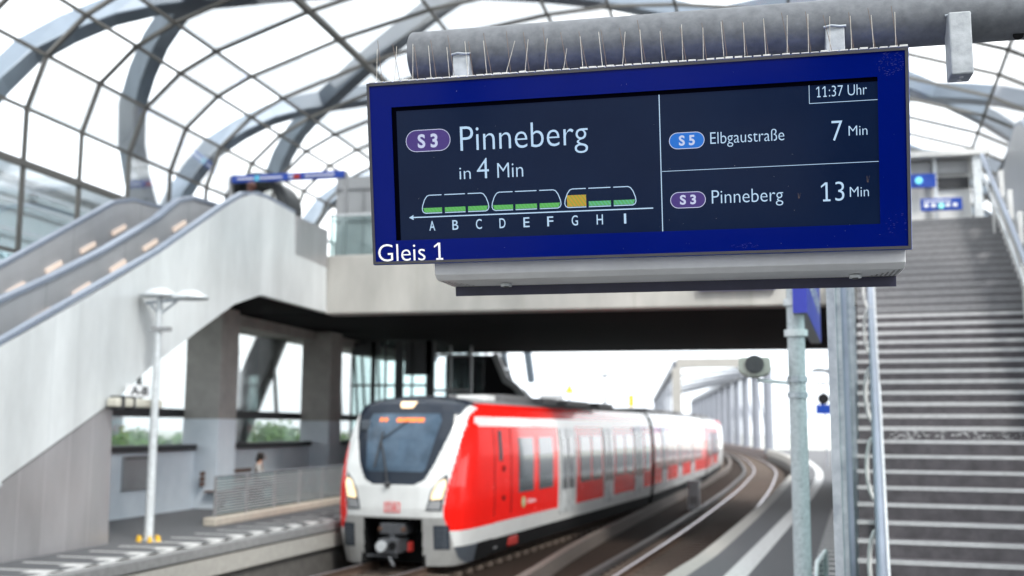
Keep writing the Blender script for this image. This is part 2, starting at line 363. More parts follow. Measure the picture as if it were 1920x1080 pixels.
# markings
m = MB()
L = [p for p in catmull(V3([(-2.2, 0), (-.95, 10), (-.3, 16), (.73, 26), (1.75, 36.5), (2.57, 46.4), (3.2, 58.5), (3.4, 76), (3.2, 90)], .004), 1)]
sheet(m, offset(L, -.16), offset(L, .16)); 
struct(m, 'platform_line', 'line', 'broad white safety line curving along the right platform')
m = MB()
for k in range(26):
    y = 14+k*.62
    m.box(.55+.09*(y-14), 1.05+.1*(y-14), y, y+.16, .004, .012)
struct(m, 'tactile_paving', 'line', 'ribbed tactile strip across the right platform near the post')
m = MB()
a = offset(EDGE_L, -.22, .004); b = offset(EDGE_L, -.38, .004); sheet(m, a, b)
struct(m, 'left_platform_line', 'line', 'white safety line along the left platform edge')
m = MB()
for k in range(42):
    y = 9+k*.78
    x = -10.30+.105*(y-13)*.6
    if y > 24: x -= 0
    m.add([(x, y, .004), (x+.5, y+.02, .004), (x+.5, y+.38, .004), (x, y+.36, .004)], [(0, 1, 2, 3)])
    m.add([(x-.8, y+.24, .004), (x-.002, y+.24, .004), (x-.002, y+.34, .004), (x-.8, y+.34, .004)], [(0, 1, 2, 3)])
struct(m, 'left_tactile_paving', 'line', 'stepped white dashes painted on the left platform')

# rails
def track(path, nm, which):
    t = thing('railway_track', which, 'track', group='tracks between the platforms')
    for s in (-.72, .72):
        r = MB().sweep(offset(path, s, RZ-.001), [(-.035, -.0), (.035, 0), (.035, -.04), (.012, -.05), (.012, -.14), (.07, -.15), (.07, -.17), (-.07, -.17), (-.07, -.15), (-.012, -.14), (-.012, -.05), (-.035, -.04)])
        o = r.build('rail', 'rust', t); o.data.materials.append(M['rail'])
        for p in o.data.polygons:
            if abs(p.normal.z) > .9 and p.center.z > RZ-.02: p.material_index = 1
        
    s_ = MB(); d = 0; last = None
    for i in range(1, len(path)):
        a, b = path[i-1], path[i]; u = (b-a).normalized(); n = Vector((u.y, -u.x, 0)); Ls = (b-a).length; k = 0
        while d <= Ls:
            p = a+u*d
            s_.bar(p-n*1.25-Vector((0, 0, .21)), p+n*1.25-Vector((0, 0, .21)), .24, .10); d += .63
        d -= Ls
    tag(s_.build('sleepers', 'sleeper', t), kind='stuff')
    return t
track(TRK_A, 'a', 'left track with the red train standing on it')
track(TRK_B, 'b', 'empty curving track beside the right platform with shiny rails')
m = MB(); TP = catmull(V3([(-5.4, -8), (-4.8, 10), (-4.47, 20.4), (-4.38, 27.5), (-3.86, 39.2), (-2.5, 67), (-1.95, 90), (-3.3, 124), (-7.5, 165)], 0), 1.5)
m.sweep(TP, [(-.09, -.76), (.09, -.76), (.09, -1.09), (-.09, -1.09)])
tag(m.build('cable_trough', 'plinth'), 'long pale concrete cable trough between the two tracks', 'cable trough')
m = MB(); TT = offset(TRK_B, -1.38)
m.sweep(TT, [(-.07, -.05), (.07, -.05), (.09, -.16), (-.09, -.16)])
for p in TT[::3]: m.box(p.x-.05, p.x+.05, p.y-.05, p.y+.05, RZ-.28, RZ-.16)
tag(m.build('conductor_rail', 'third'), 'covered dark conductor rail alongside the empty track', 'conductor rail')

# ------------------------------------------------------------------ glazed roof
PR = [(-15, 0), (-15, 5.7), (-15, 7.6), (-15, 8.8), (-14.6, 9.95), (-13.7, 10.78), (-12.75, 11.27), (-10.3, 12.1), (-7.85, 12.7), (-5.15, 13.1), (-3.5, 13.2)]
PR = PR+[(-7-x, z) for x, z in reversed(PR[:-1])]
def fan(v):
    k = min(1, max(0, (v.x+3.5)/8)); return Vector((v.x+.10*(v.y-22)*k*(1 if v.y > 22 else .2), v.y, v.z))
def pr_at(s, off=0):
    """point on the vault profile at arclength s above z=0 (left side)"""
    d = s; n = len(PR)
    for i in range(n-1):
        a, b = Vector(PR[i]), Vector(PR[i+1]); l = (b-a).length
        if d <= l or i == n-2:
            t = (b-a)/l; nn = Vector((-t.y, t.x)); 
            # blend normals for a smooth girder
            pa = Vector(PR[max(i-1, 0)]); pb = Vector(PR[min(i+2, n-1)])
            t0 = (b-pa).normalized(); t1 = (pb-a).normalized(); tt = t0.lerp(t1, max(0, min(1, d/l))).normalized(); nn = Vector((-tt.y, tt.x))
            return a+t*d+nn*off, nn
        d -= l
PL = sum((Vector(PR[i+1])-Vector(PR[i])).length for i in range(len(PR)-1))
roof = thing('station_roof', 'vaulted glass station roof with dark lattice and crossing grey arches', 'roof')
RIBY = [19.3+1.93*k for k in range(-42, 24)]
for y in RIBY:
    pts = [(x, y, z) for x, z in PR[1:-1]]
    MB().sweep(pts, [(-.038, -.045), (.038, -.045), (.038, .045), (-.038, .045)], upf=lambda i: (0, 1, 0)).build('roof_rib', 'mull', roof, xf=fan)
for i, (x, z) in enumerate(PR[1:-1]):
    w_ = .07 if i in (1, 6) or i in (len(PR)-4, len(PR)-9) else .034
    pts = [(x, RIBY[0]+j*2.0, z) for j in range(int((RIBY[-1]-RIBY[0])/2)+1)]
    MB().sweep(pts, [(-w_, -w_), (w_, -w_), (w_, w_), (-w_, w_)]).build('purlin', 'mull', roof, xf=fan)
m = MB(); prg = PR[1:-1]
for y0, y1 in zip(RIBY, RIBY[1:]):
    for (x0, z0), (x1, z1) in zip(prg, prg[1:]):
        m.add([(x0, y0+.04, z0), (x0, y1-.04, z0), (x1, y1-.04, z1), (x1, y0+.04, z1)], [(0, 1, 2, 3)])
m.build('roof_glazing', 'roofglass', roof, xf=fan)
S8 = 8.3
def girder(y0, k):
    n = 44; pts = []; ups = []; rads = []
    for j in range(n+1):
        s = 5.4+(PL-10.8)*j/n
        p, nn = pr_at(s, .62); pts.append((p.x, y0+k*(s-S8), p.y)); ups.append((nn.x, 0, nn.y))
    o = MB().sweep(pts, [(-.23, -.26), (.23, -.26), (.23, .26), (-.23, .26)], upf=lambda i: ups[i]).build('arch_girder', 'girder', roof, xf=fan, bevel=.04)
for k in range(-9, 5):
    girder(18.3+8.2*k, .72); 
for k in range(-6, 7):
    girder(24.6+8.2*k, -.72)

# ------------------------------------------------------------------ overpass
ov = thing('overpass', 'concrete concourse bridge spanning the tracks and platforms', 'overpass')
MB().box(-11.3, 4.6, 27, 27.6, 5.12, 6.72).build('front_beam', 'beam', ov, bevel=.03)
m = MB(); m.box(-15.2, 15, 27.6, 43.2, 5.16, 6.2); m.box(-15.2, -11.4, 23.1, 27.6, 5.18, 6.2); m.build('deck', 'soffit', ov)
m = MB(); m.box(-11.3, 1.6, 27.2, 27.23, 6.76, 7.85); m.build('parapet_glass', 'greenglass', ov)
m = MB(); m.bar((-11.3, 27.215, 7.88), (1.6, 27.215, 7.88), .06)
for k in range(10): m.box(-11.28+k*1.4, -11.23+k*1.4, 27.24, 27.29, 6.72, 7.86)
m.build('parapet_rail', 'galv_lt', ov)
MB().box(2.2, 9, 22.95, 26.98, 5.75, 6.23).build('stair_landing', 'conc_dk', ov)

# unseen rest of the hall; rear building, stairs and block added to darken reflections
rh = thing('added_rear_concourse', 'unseen dark concourse building added behind the camera to darken reflections', 'building')
m = MB(); m.box(-14.8, 7.8, -46, -44, 4.6, 9.0); m.box(-14.8, -12.5, -46, -44, 0, 4.6); m.box(-1.5, 7.8, -46, -44, 0, 2.2); m.build('facade', 'greyp', rh)
m = MB()
for k in range(8): m.box(-14+k*2.9, -13.8+k*2.9, -43.99, -43.8, 0, 9)
m.build('facade_posts', 'dark', rh)
rs = thing('added_rear_stairs', 'unseen dark stairs added on the platform behind the camera for reflections', 'stairs')
m = MB()
for k in range(36): m.box(1.6, 4.6, -14.3-k*.3, -14-k*.3, 0, .17*(k+1))
m.build('steps', 'stair', rs)
m = MB(); m.prism([(-14, 0), (-14, 1.1), (-25, 7.2), (-25, 0)], lambda a, b, q: (q, a, b), 1.45, 1.55); m.prism([(-14, 0), (-14, 1.1), (-25, 7.2), (-25, 0)], lambda a, b, q: (q, a, b), 4.65, 4.75); m.build('side_panels', 'greyp', rs)
rw = thing('right_side_wall', 'grey lower wall of the hall right of the stairs', 'wall')
MB().box(8.3, 8.5, -50, 24, 0, 2.4).build('wall_panel', 'conc_dk', rw)
m = MB(); m.box(3.3, 8, 35, 44.0, 0, 5.12); tag(m.build('added_dark_block', 'conc_dk2'), 'dark service block under the overpass behind the stairs', 'added block')  # hidden block added so the near train side reflects dark
# ------------------------------------------------------------------ left side wall, columns, windows
wl = thing('side_wall', 'pale painted wall with dark sill behind the left platform', 'wall')
m = MB(); m.box(-14.3, -13.95, 10, 25.1, 0, 1.48); m.box(-14.3, -13.95, 26.05, 32.4, 0, 1.48); m.box(-14.3, -13.95, 33.4, 60, 0, 1.48)
m.build('wall_panel', 'wallwhite', wl)
MB().box(-14.75, -13.88, 10, 60, 1.481, 1.62).build('sill', 'dark', wl)
m = MB(); m.box(-14.7, -14.4, 10, 60, 2.3, 2.52); m.build('transom', 'dark', wl)
m = MB(); m.box(-14.57, -14.54, 10, 60, 1.62, 2.3); m.box(-14.57, -14.54, 10, 60, 2.52, 5.15); m.build('window_glass', 'glass', wl)
for y in (17.5, 19.4, 21.35, 23.3, 28.6, 31.05, 35.4, 36.5, 38.2, 39, 40.8):
    MB().bar((-14.75, y+.55, 2.52), (-14.75, y, 5.15), .09).build('mullion', 'dark', wl)
m = MB(); m.box(-15.1, -13.9, 24.9, 43, 4.85, 5.17); m.build('wall_head', 'conc_dk', wl)
def column(x0, x1, y0, y1, label):
    c = thing('concrete_column', label, 'column', ((x0+x1)/2, (y0+y1)/2, 0), group='columns under the overpass')
    a, b = (x1-x0)/2, (y1-y0)/2
    MB().box(-a, a, -b, b, 2.27, 5.14).build('column_shaft', 'conc_dk', c, bevel=.02)
    MB().box(-a-.004, a+.004, -b-.004, b+.004, 0, 2.27).build('painted_base', 'wallwhite', c, bevel=.02)
column(-14.3, -13.3, 25.1, 26.05, 'concrete column with a pale painted base nearest the lamp post')
column(-14.3, -13.3, 32.4, 33.4, 'shaded concrete column with painted base just left of the train')
m = MB(); m.bar((-15.2, 29.0, 1.2), (-15.2, 32.6, 5.6), .85, .5); tag(m.build('slanted_strut', 'dark'), 'slanted girder strut outside the window between the columns, its shade painted in', 'strut')  # foot of an arch girder, its shade put into the dark colour
t = thing('notice_board', 'flat grey notice board fixed on the pale wall behind the lamp post', 'notice board')
MB().box(-13.95, -13.90, 21.9, 23.25, .62, 1.40).build('panel', 'greyp', t)
MB().box(-13.9, -13.885, 21.98, 23.17, 1.33, 1.36).build('title_strip', 'dark', t)

# glazed lift box and dark far wall under the overpass
t = thing('lift_shaft', 'white framed glass lift shaft standing beyond the second column', 'lift shaft')
MB().box(-11.9, -10.2, 38.5, 38.52, 0, 5.1).build('shaft_glass', 'glass', t); MB().box(-11.9, -10.2, 40.28, 40.3, 0, 5.1).build('shaft_glass', 'glass', t)
m = MB()
for x in (-11.95, -11.05, -10.25): m.box(x, x+.08, 38.42, 38.5, 0, 5.1)
for z in (1.5, 3.4, 4.7): m.box(-11.95, -10.17, 38.40, 38.42, z, z+.09)
m.build('shaft_frame', 'greyp', t)
t = thing('glazed_screen', 'dark framed glass screen behind the train roof beside the lift', 'glass screen')
m = MB()
for x, wd in ((-14, .06), (-13.25, .16), (-12.75, .07), (-12.35, .30), (-11.75, .06), (-11.2, .3)): m.box(x, x+wd, 36.0, 36.08, 0, 5.1)
m.box(-12.0, -11.0, 36.0, 36.08, 3.9, 5.1); m.box(-14, -12.9, 36, 36.08, 4.6, 5.1)
for z in (2.4, 3.5): m.box(-14, -10.9, 35.95, 36.0, z, z+.08)
m.build('screen_frame', 'dark', t)
MB().box(-14, -10.9, 36.10, 36.12, 0, 5.1).build('screen_pane', 'greenglass', t)
t = thing('exit_stair', 'dark stair enclosure with pale slanted edge behind the train roof', 'stair enclosure')
pl = [(43.6, 5.1), (43.6, -.2), (58, -.2), (52, 3.2), (50.4, 3.6), (47.2, 5.1)]
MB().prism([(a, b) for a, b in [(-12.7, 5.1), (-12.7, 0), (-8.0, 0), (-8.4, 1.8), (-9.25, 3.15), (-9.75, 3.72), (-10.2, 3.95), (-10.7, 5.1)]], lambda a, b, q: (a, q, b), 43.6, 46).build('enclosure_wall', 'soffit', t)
m = MB()
ed = [(-8.3, 1.8), (-9.15, 3.2), (-9.66, 3.80), (-10.06, 4.05), (-10.52, 5.13)]
for a, b in zip(ed, ed[1:]): m.bar((a[0], 43.5, a[1]), (b[0], 43.5, b[1]), .26, .2, up=(0, 1, 0))
m.build('slanted_edge', 'greyp', t)

# ------------------------------------------------------------------ escalators on the left
def YZ(x): return lambda a, b, q: (q, a, b)
es = thing('near_escalator', 'nearer escalator clad in pale panels rising over the left platform', 'escalator')
top = [(9.5, 1.04), (14.21, 3.28), (16.27, 4.25), (18.57, 5.43), (21.06, 6.84), (21.8, 7.22), (22.4, 7.44), (23.13, 7.5), (24.76, 7.45), (24.84, 6.42), (26.9, 6.38)]
bot = [(26.98, 5.16), (23.03, 5.16), (21.72, 4.79), (20.18, 4.06), (18.39, 3.18), (17.29, 2.53), (14.41, 1.22), (9.5, -.98)]
MB().prism(top+bot, YZ(0), -11.24, -11.40).build('outer_cladding', 'clad', es)
base = [(17.30, 2.50), (17.38, 0), (8, 0), (8, -1.7), (9.5, -1.02), (14.41, 1.19)]
MB().prism([(17.30, 2.50), (17.38, 0), (9.0, 0), (9.5, -.99+0.02), (14.41, 1.19)], YZ(0), -11.27, -11.9).build('base_panels', 'steel', es)
rl = [(9.5, 1.10), (14.21, 3.34), (18.57, 5.49), (21.06, 6.90), (22.0, 7.38), (22.7, 7.54), (23.3, 7.56), (24.8, 7.5)]
MB().sweep([(-11.32, a, b) for a, b in rl], [(-.07, -.05), (.07, -.05), (.07, .035), (-.07, .035)]).build('handrail', 'bluerail', es)
MB().bar((-11.22, 14.41, 1.2), (-11.22, 9.6, -.95), .03, .06).build('cladding_seam', 'galv_lt', es)
m = MB(); m.bar((-11.9, 9, -1.1), (-11.9, 21.9, 5.1), 1.0, .3); m.build('step_band', 'dark', es)
fb = [(9.5, 1.05), (15.54, 4.10), (16.9, 4.70), (18.48, 5.46), (20.34, 6.46), (21.2, 7.05), (21.8, 7.24), (23.0, 7.30), (25, 7.25), (25, 6.0), (21.9, 6.0), (20.34, 5.1), (15.5, 2.4), (9.5, -.6)]
MB().prism(fb, YZ(0), -12.42, -12.54).build('inner_balustrade', 'balus', es)
MB().sweep([(-12.48, a, b+.05) for a, b in fb[:9]], [(-.10, -.05), (.10, -.05), (.10, .03), (-.10, .03)]).build('handrail', 'bluerail', es)
def lights(par, x, y0, z0, y1, z1, n, z_off=0):
    for k in range(n):
        a = (k+.18)/n; b = (k+.62)/n
        MB().bar((x, y0+(y1-y0)*a, z0+(z1-z0)*a), (x, y0+(y1-y0)*b, z0+(z1-z0)*b), .03, .10).build('skirting_light', 'warm', par)
# lamps low on the inner balustrade: just above the near handrail in the picture
lights(es, -12.39, 15.1, 3.16, 21.9, 6.88, 6)
e2 = thing('far_escalator', 'farther escalator behind the first with a row of small lights', 'escalator')
f2 = [(9.5, 1.1), (17.05, 4.97), (20.6, 6.94), (21.3, 7.14), (22.4, 7.2), (25, 7.1), (25, 6), (22, 6), (17, 3.3), (9.5, -.4)]
MB().prism(f2, YZ(0), -13.62, -13.72).build('outer_balustrade', 'balus', e2)
MB().sweep([(-13.67, a, b+.04) for a, b in f2[:6]], [(-.07, -.04), (.07, -.04), (.07, .04), (-.07, .04)]).build('handrail', 'bluerail', e2)
m = MB(); m.bar((-13.1, 9, -1.1), (-13.1, 21.9, 5.3), .95, .3); m.build('step_band', 'dark', e2)
lights(e2, -13.59, 16.0, 3.85, 21.4, 6.72, 5)
m = MB(); m.box(-11.42, -11.24, 24.86, 26.96, 6.39, 7.42); t = tag(m.build('steel_parapet_box', 'steel', bevel=.02), 'brushed steel box at the top landing end of the near escalator', 'parapet box')

# ------------------------------------------------------------------ concourse on top of the overpass
t = thing('concourse_cabin', 'pale grey panelled cabin on the overpass left of the display', 'cabin')
MB().box(-11.95, -4, 29.2, 32, 6.2, 9.45).build('cabin_wall', mat('cabin_grey', (.42, .43, .44), .5, 0, .08, 1), t)
m = MB(); m.box(-11.97, -4, 29.16, 29.196, 9.05, 9.12); m.box(-11.97, -4, 29.16, 29.196, 8.1, 8.16); m.box(-11.1, -11.06, 29.16, 29.196, 6.9, 9.05); m.build('panel_joint', 'greyp', t)
t = thing('concourse_sign', 'long narrow blue overhead sign band above the escalator top', 'overhead sign')
MB().box(-14.7, -11.2, 27.9, 28.02, 9.12, 9.33).build('sign_band', 'blue', t)
MB().box(-11.25, -11.13, 27.95, 28.07, 6.2, 9.3).build('sign_post', 'greyp', t); MB().box(-14.8, -14.7, 27.95, 28.07, 6.2, 9.3).build('sign_post', 'greyp', t)
m = MB()
for x, wd in ((-14.5, .5), (-13.8, .7), (-12.9, .2), (-12.4, .9)): m.box(x, x+wd, 27.885, 27.9, 9.20, 9.235)
m.build('lettering', 'decal', t)
m = MB(); m.box(-12.75, -12.55, 27.884, 27.9, 9.15, 9.28); m.build('red_symbol', 'buffred', t); MB().box(-13.95, -13.82, 27.884, 27.9, 9.15, 9.3).build('cyan_symbol', emis('cyan_glow', (.1, .6, .85), .3), t)
m = MB(); pts = [(-14.1+.86*math.cos(a), 28.3, 8.47+.86*math.sin(a)) for a in [math.pi*k/20 for k in range(-3, 24)]]
m.tube(pts, .17, 10)
m.sweep([(x, y+.6, z) for x, y, z in pts], [(-.08, -.6), (.08, -.6), (.08, .6), (-.08, .6)], upf=lambda i: (0, 1, 0))
tag(m.build('skywalk_tube', mat('skywalk_cladding', (.03, .034, .038), .5)), 'dark round skywalk opening at the head of the escalators', 'skywalk')
t = thing('concourse_building', 'low grey ticket hall at the head of the stairs', 'building')
MB().box(2.2, 5.55, 28.6, 33, 6.2, 8.95).build('hall_wall', 'white', t)
m = MB(); m.box(2.0, 5.95, 28.1, 33.2, 8.98, 9.12); m.build('flat_roof', 'white', t)
m = MB(); m.box(4.05, 4.62, 28.5, 28.56, 8.55, 8.93); m.box(4.7, 5.5, 28.5, 28.56, 8.6, 8.93); m.box(2.5, 3.95, 28.5, 28.56, 8.55, 8.93); m.build('grey_shutter', 'greyp', t)
m = MB(); m.box(4.75, 5.5, 28.5, 28.56, 8.22, 8.5); m.build('dark_opening', 'dark', t)
m = MB(); m.box(5.55, 5.75, 28.2, 28.4, 6.2, 8.97); m.box(4.63, 4.72, 28.38, 28.48, 6.2, 8.97); m.build('steel_post', 'galv_lt', t)
for x0, x1 in ((4.3, 4.62), (4.78, 5.1), (5.3, 5.5), (3.6, 4.1)):
    MB().box(x0, x1, 28.54, 28.58, 6.3, 7.42).build('door_pane', 'glass', t); MB().box(x0, x1, 28.582, 28.595, 6.3, 7.42).build('door_leaf', 'greyp', t)
t = thing('hall_sign', 'upper blue sign on the ticket hall right beside the display', 'sign')
MB().box(3.9, 4.66, 28.2, 28.28, 8.2, 8.55).build('sign_face', 'blue', t)
m = MB(); m.sphere((4.25, 28.19, 8.38), .09); m.build('lit_symbol', emis('cyan_symbol', (.2, .7, .9), .6), t)
t = thing('hall_exit_sign', 'lower blue sign above the doors at the stair head', 'sign')
MB().box(4.24, 5.22, 28.0, 28.08, 7.55, 7.86).build('sign_face', 'blue', t)
m = MB()
for k in range(5): m.box(4.32+k*.17, 4.42+k*.17, 27.985, 28.0, 7.64, 7.72)
m.box(4.3, 4.95, 27.985, 28, 7.77, 7.80); m.build('lettering', 'decal', t)
MB().sphere((4.72, 27.97, 7.66), .07).build('lit_symbol', emis('green_symbol', (.3, .8, .7), .6), t)

# ------------------------------------------------------------------ stairs on the right (local frame: x across, y up the flight)
SA = math.atan(.104)
st = thing('staircase', 'broad dark granite stairs with pale nosings climbing on the right', 'stairs', (0, 0, 0), -SA)
X0, X1 = -.19, 2.52
steps = MB(); nos = MB(); nos2 = MB()
def step_prof():
    L = []; y, z = 10.1/math.cos(SA), 0
    for k in range(12): L.append((y+k*.3, z+k*.164, .164))
    y2 = L[-1][0]+1.45; z2 = L[-1][1]+.164
    for k in range(26): L.append((y2+k*.3, z2+k*.164, .164))
    return L
SP = step_prof()
poly = [(SP[0][0], 0)]
for i, (y, z, r) in enumerate(SP):
    poly += [(y, z), (y, z+r)]
ye = SP[-1][0]+.6; poly += [(ye, SP[-1][1]+.164), (ye, SP[-1][1]-.3), (SP[12][0]+.2, SP[12][1]-.45), (SP[0][0]+.5, 0)]
for i, (y, z, r) in enumerate(SP):
    yn = SP[i+1][0] if i+1 < len(SP) else ye
    steps.box(X0, X1, y, yn+.35, max(-.0, z-.25), z+r)
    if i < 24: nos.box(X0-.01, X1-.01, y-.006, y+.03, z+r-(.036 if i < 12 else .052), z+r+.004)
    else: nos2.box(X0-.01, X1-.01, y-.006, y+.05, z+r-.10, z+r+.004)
steps.build('steps', 'stair', st); rnd = random.Random(3); sm = MB()
for k in range(130):
    cx = rnd.choice((.35, .9, 1.25, 1.9, 2.2)); x = cx+rnd.gauss(0, .16); zz = SP[12][1]+rnd.uniform(.01, .10); l = rnd.uniform(.008, .05); h = rnd.uniform(.004, .02)
    if X0+.05 < x < X1-.1: sm.box(x, x+l, SP[12][0]-.0035, SP[12][0], zz, zz+h)
for k in range(60):
    cx = rnd.choice((.4, 1.3, 2.0)); x = cx+rnd.gauss(0, .2); yy = SP[12][0]-rnd.uniform(.02, .5); sm.box(x, x+rnd.uniform(.02, .08), yy, yy+rnd.uniform(.02, .09), SP[12][1]+.001, SP[12][1]+.003)
sm.build('salt_stains', 'nosing', st)
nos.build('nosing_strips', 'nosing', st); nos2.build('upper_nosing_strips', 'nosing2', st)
def zs(y):
    for i in range(len(SP)-1, -1, -1):
        if y >= SP[i][0]: return SP[i][1]+.164
    return 0
def zl(y): # smooth slope line under a handrail
    a, b = SP[0][0], SP[11][0]; c, d = SP[12][0], SP[-1][0]
    if y < b: return .164+(y-a)/.3*.164
    if y < c: return SP[11][1]+.164
    return SP[12][1]+.164+(y-c)/.3*.164
def stair_rail(x, label, side):
    t = thing('stair_handrail', label, 'handrail', (0, 0, 0), -SA, group='handrails of the stairs')
    ys = [7.2, 9.6, 10.2, SP[11][0]-.1, SP[12][0]-.1, 19, SP[-1][0], SP[-1][0]+.9]
    MB().tube([(x, y, max(0, zl(y))+.95 if y > 10 else .97) for y in ys], .045, 10).build('top_rail', 'bluerail', t)
    MB().tube([(x+.05*side, y, max(0, zl(y))+.70 if y > 10 else .72) for y in ys], .022, 8).build('lower_rail', 'galv_lt', t)
    for k in range(11 if side > 0 else 5):
        y = 7.4+k*(1.5 if side > 0 else 3.6)
        if y > 22.8: break
        z = max(0, zl(y)) if y > 10 else 0
        # rounded loop post seen end-on
        p = []
        for q in range(9):
            a = math.pi*q/8; p.append((x-side*(.02+.085*math.sin(a)), y, z+.9-.33*(1-math.cos(a))))
        if side > 0: MB().tube(p, .024, 6).build('loop_bracket', 'white', t)
        MB().box(x-.02, x+.02, y-.03, y+.03, (zs(y) if y > 10 else 0), z+.93).build('post', 'white', t)
    return t
stair_rail(.02, 'left handrail of the stairs with pale loop brackets', 1)
stair_rail(2.30, 'right handrail of the stairs above the white panels', -1)
t = thing('stair_side_panels', 'stepped white side panels below the right handrail of the stairs', 'balustrade', (0, 0, 0), -SA)
y = 10.3
while y < 22.6:
    z = zs(y+.1); MB().box(2.40, 2.48, y, y+1.06, z-.02, zl(y+1.06)+.62).build('side_panel', 'white', t); y += 1.12
t = thing('stair_glass_screen', 'tall steel framed glass screen along the left side of the stairs', 'glass screen', (0, 0, 0), -SA)
for y, wd, mt in ((7.0, .05, 'galv'), (8.4, .05, 'galv'), (10.4, .055, 'bluerail'), (13.2, .06, 'galv'), (16.2, .06, 'galv')):
    MB().box(-.258, -.258+wd, y, y+.09, 0, 5.1).build('screen_post', mt, t)
for a, b in ((7.11, 8.38), (8.51, 10.38), (10.51, 13.18), (13.31, 16.18)):
    MB().box(-.243, -.233, a, b, .15, 5.0).build('glass_pane', 'greenglass', t)
t = thing('low_glass_gate', 'small low glass panel with a steel rim beside the post', 'glass panel')
MB().bar((.53, 10.4, .45), (.67, 11.3, .45), .012, .8).build('pane', 'greenglass', t)
MB().tube([(.525, 10.35, 0), (.525, 10.35, .80), (.54, 10.45, .88), (.665, 11.25, .90), (.675, 11.32, .84), (.675, 11.32, 0)], .02, 8).build('rim', 'galv_lt', t)
t = thing('right_escalator', 'grey steel side of an escalator right of the stairs', 'escalator', (0, 0, 0), -SA)
pr = [(10, 1.2), (18.5, 5.6), (22.2, 7.7), (23.2, 8.25), (24.2, 8.45), (25.3, 8.3), (28.5, 7.6), (28.5, 6.3), (22.5, 6.0), (10, -.6)]
MB().prism(pr, YZ(0), 3.05, 3.2).build('side_cladding', 'balus', t)
MB().sweep([(3.12, a, b+.04) for a, b in pr[:7]], [(-.07, -.04), (.07, -.04), (.07, .04), (-.07, .04)]).build('handrail', 'bluerail', t)
MB().bar((3.8, 10, .1), (3.8, 23, 6.2), 1, .3).build('step_band', 'dark', t)

# ------------------------------------------------------------------ the red train
def lerp_tab(T, v):
    if v <= T[0][0]: return T[0][1]
    for (a, p), (b, q) in zip(T, T[1:]):
        if v <= b: return p+(q-p)*(v-a)/(b-a)
    return T[-1][1]
HW = [(.0, 1.40), (.4, 1.50), (.8, 1.56), (1.4, 1.58), (2.4, 1.575), (3.05, 1.52), (3.35, 1.46), (3.55, 1.36), (3.66, 1.18), (3.73, .88), (3.78, .5), (3.80, .12)]
YC = [(0, .10), (1.0, .02), (1.25, 0), (1.75, .02), (2.2, .14), (2.8, .36), (3.4, .66), (3.6, .80), (3.72, 1.0), (3.80, 1.5)]
DY = [(0, 0), (.4, .02), (.62, .06), (.78, .13), (.90, .24), (.965, .42), (1.0, .85)]
MW = [(1.76, .0), (1.77, .50), (1.84, .66), (1.92, .76), (2.2, .91), (2.63, 1.07), (3.1, 1.21), (3.45, 1.31), (3.6, 1.33), (3.81, 1.5)]
WO = [(0, 1.41), (.5, 1.36), (.8, 1.30), (1.05, 1.20), (1.25, 1.19), (1.9, 1.29), (2.2, 1.335), (2.63, 1.38), (3.1, 1.415), (3.5, 1.40), (3.62, 1.36)]
def ysurf(x, z): return lerp_tab(YC, z)+lerp_tab(DY, min(1, abs(x)/lerp_tab(HW, z)))
TH = R(6.7)
tr = thing('commuter_train', 'red and white electric train with lit headlights arriving on the left track', 'train', (-7.514, 21.886, RZ), -TH)
tr.scale = (.95, .95, .95)
zs_ = [.02+3.76*k/118 for k in range(119)]+[3.80]
fx = [i/70 for i in range(71)]
cols_ = [('n', -f) for f in fx[::-1]]+[('n', f) for f in fx[1:]]
us = [('b', -2.4)]+[('b', -1.9), ('b', -1.4)]+cols_+[('b', 1.4), ('b', 1.9), ('b', 2.4)]
def npt(c, z):
    k, f = c; h = lerp_tab(HW, z)
    if k == 'b': return Vector((h*(1 if f > 0 else -1), max(abs(f), lerp_tab(YC, z)+.9), z))
    return Vector((h*f, lerp_tab(YC, z)+lerp_tab(DY, abs(f)), z))
vs = [npt(c, z) for z in zs_ for c in us]; nu = len(us)
body = MB(); mask = MB(); mi = []
body.v = [tuple(v) for v in vs]; mask.v = list(body.v)
for j in range(len(zs_)-1):
    for i in range(nu-1):
        q = (j*nu+i, j*nu+i+1, (j+1)*nu+i+1, (j+1)*nu+i); c = (vs[q[0]]+vs[q[2]])/2; ax = abs(c.x); z = c.z
        if ax < .72 and z < 1.03 and c.y < 1: continue
        if (z > 1.76 and ax < lerp_tab(MW, z) and c.y < 1.9 and z < 3.78 and not (z > 3.6 and c.y > 1.75)): mask.f.append(q); mask.sm.append(True); continue
        if z > 3.61: k = 4
        elif ax < lerp_tab(WO, z) and c.y < 1.5: k = 1 if z > 1.06 else 2
        elif z > .8: k = 1 if (3.08 < z < 3.3 and c.y > 1.3) else 0
        elif z > .42: k = 1
        else: k = 3 if c.y < 1.3 else 5
        body.f.append(q); body.sm.append(True); mi.append(k)
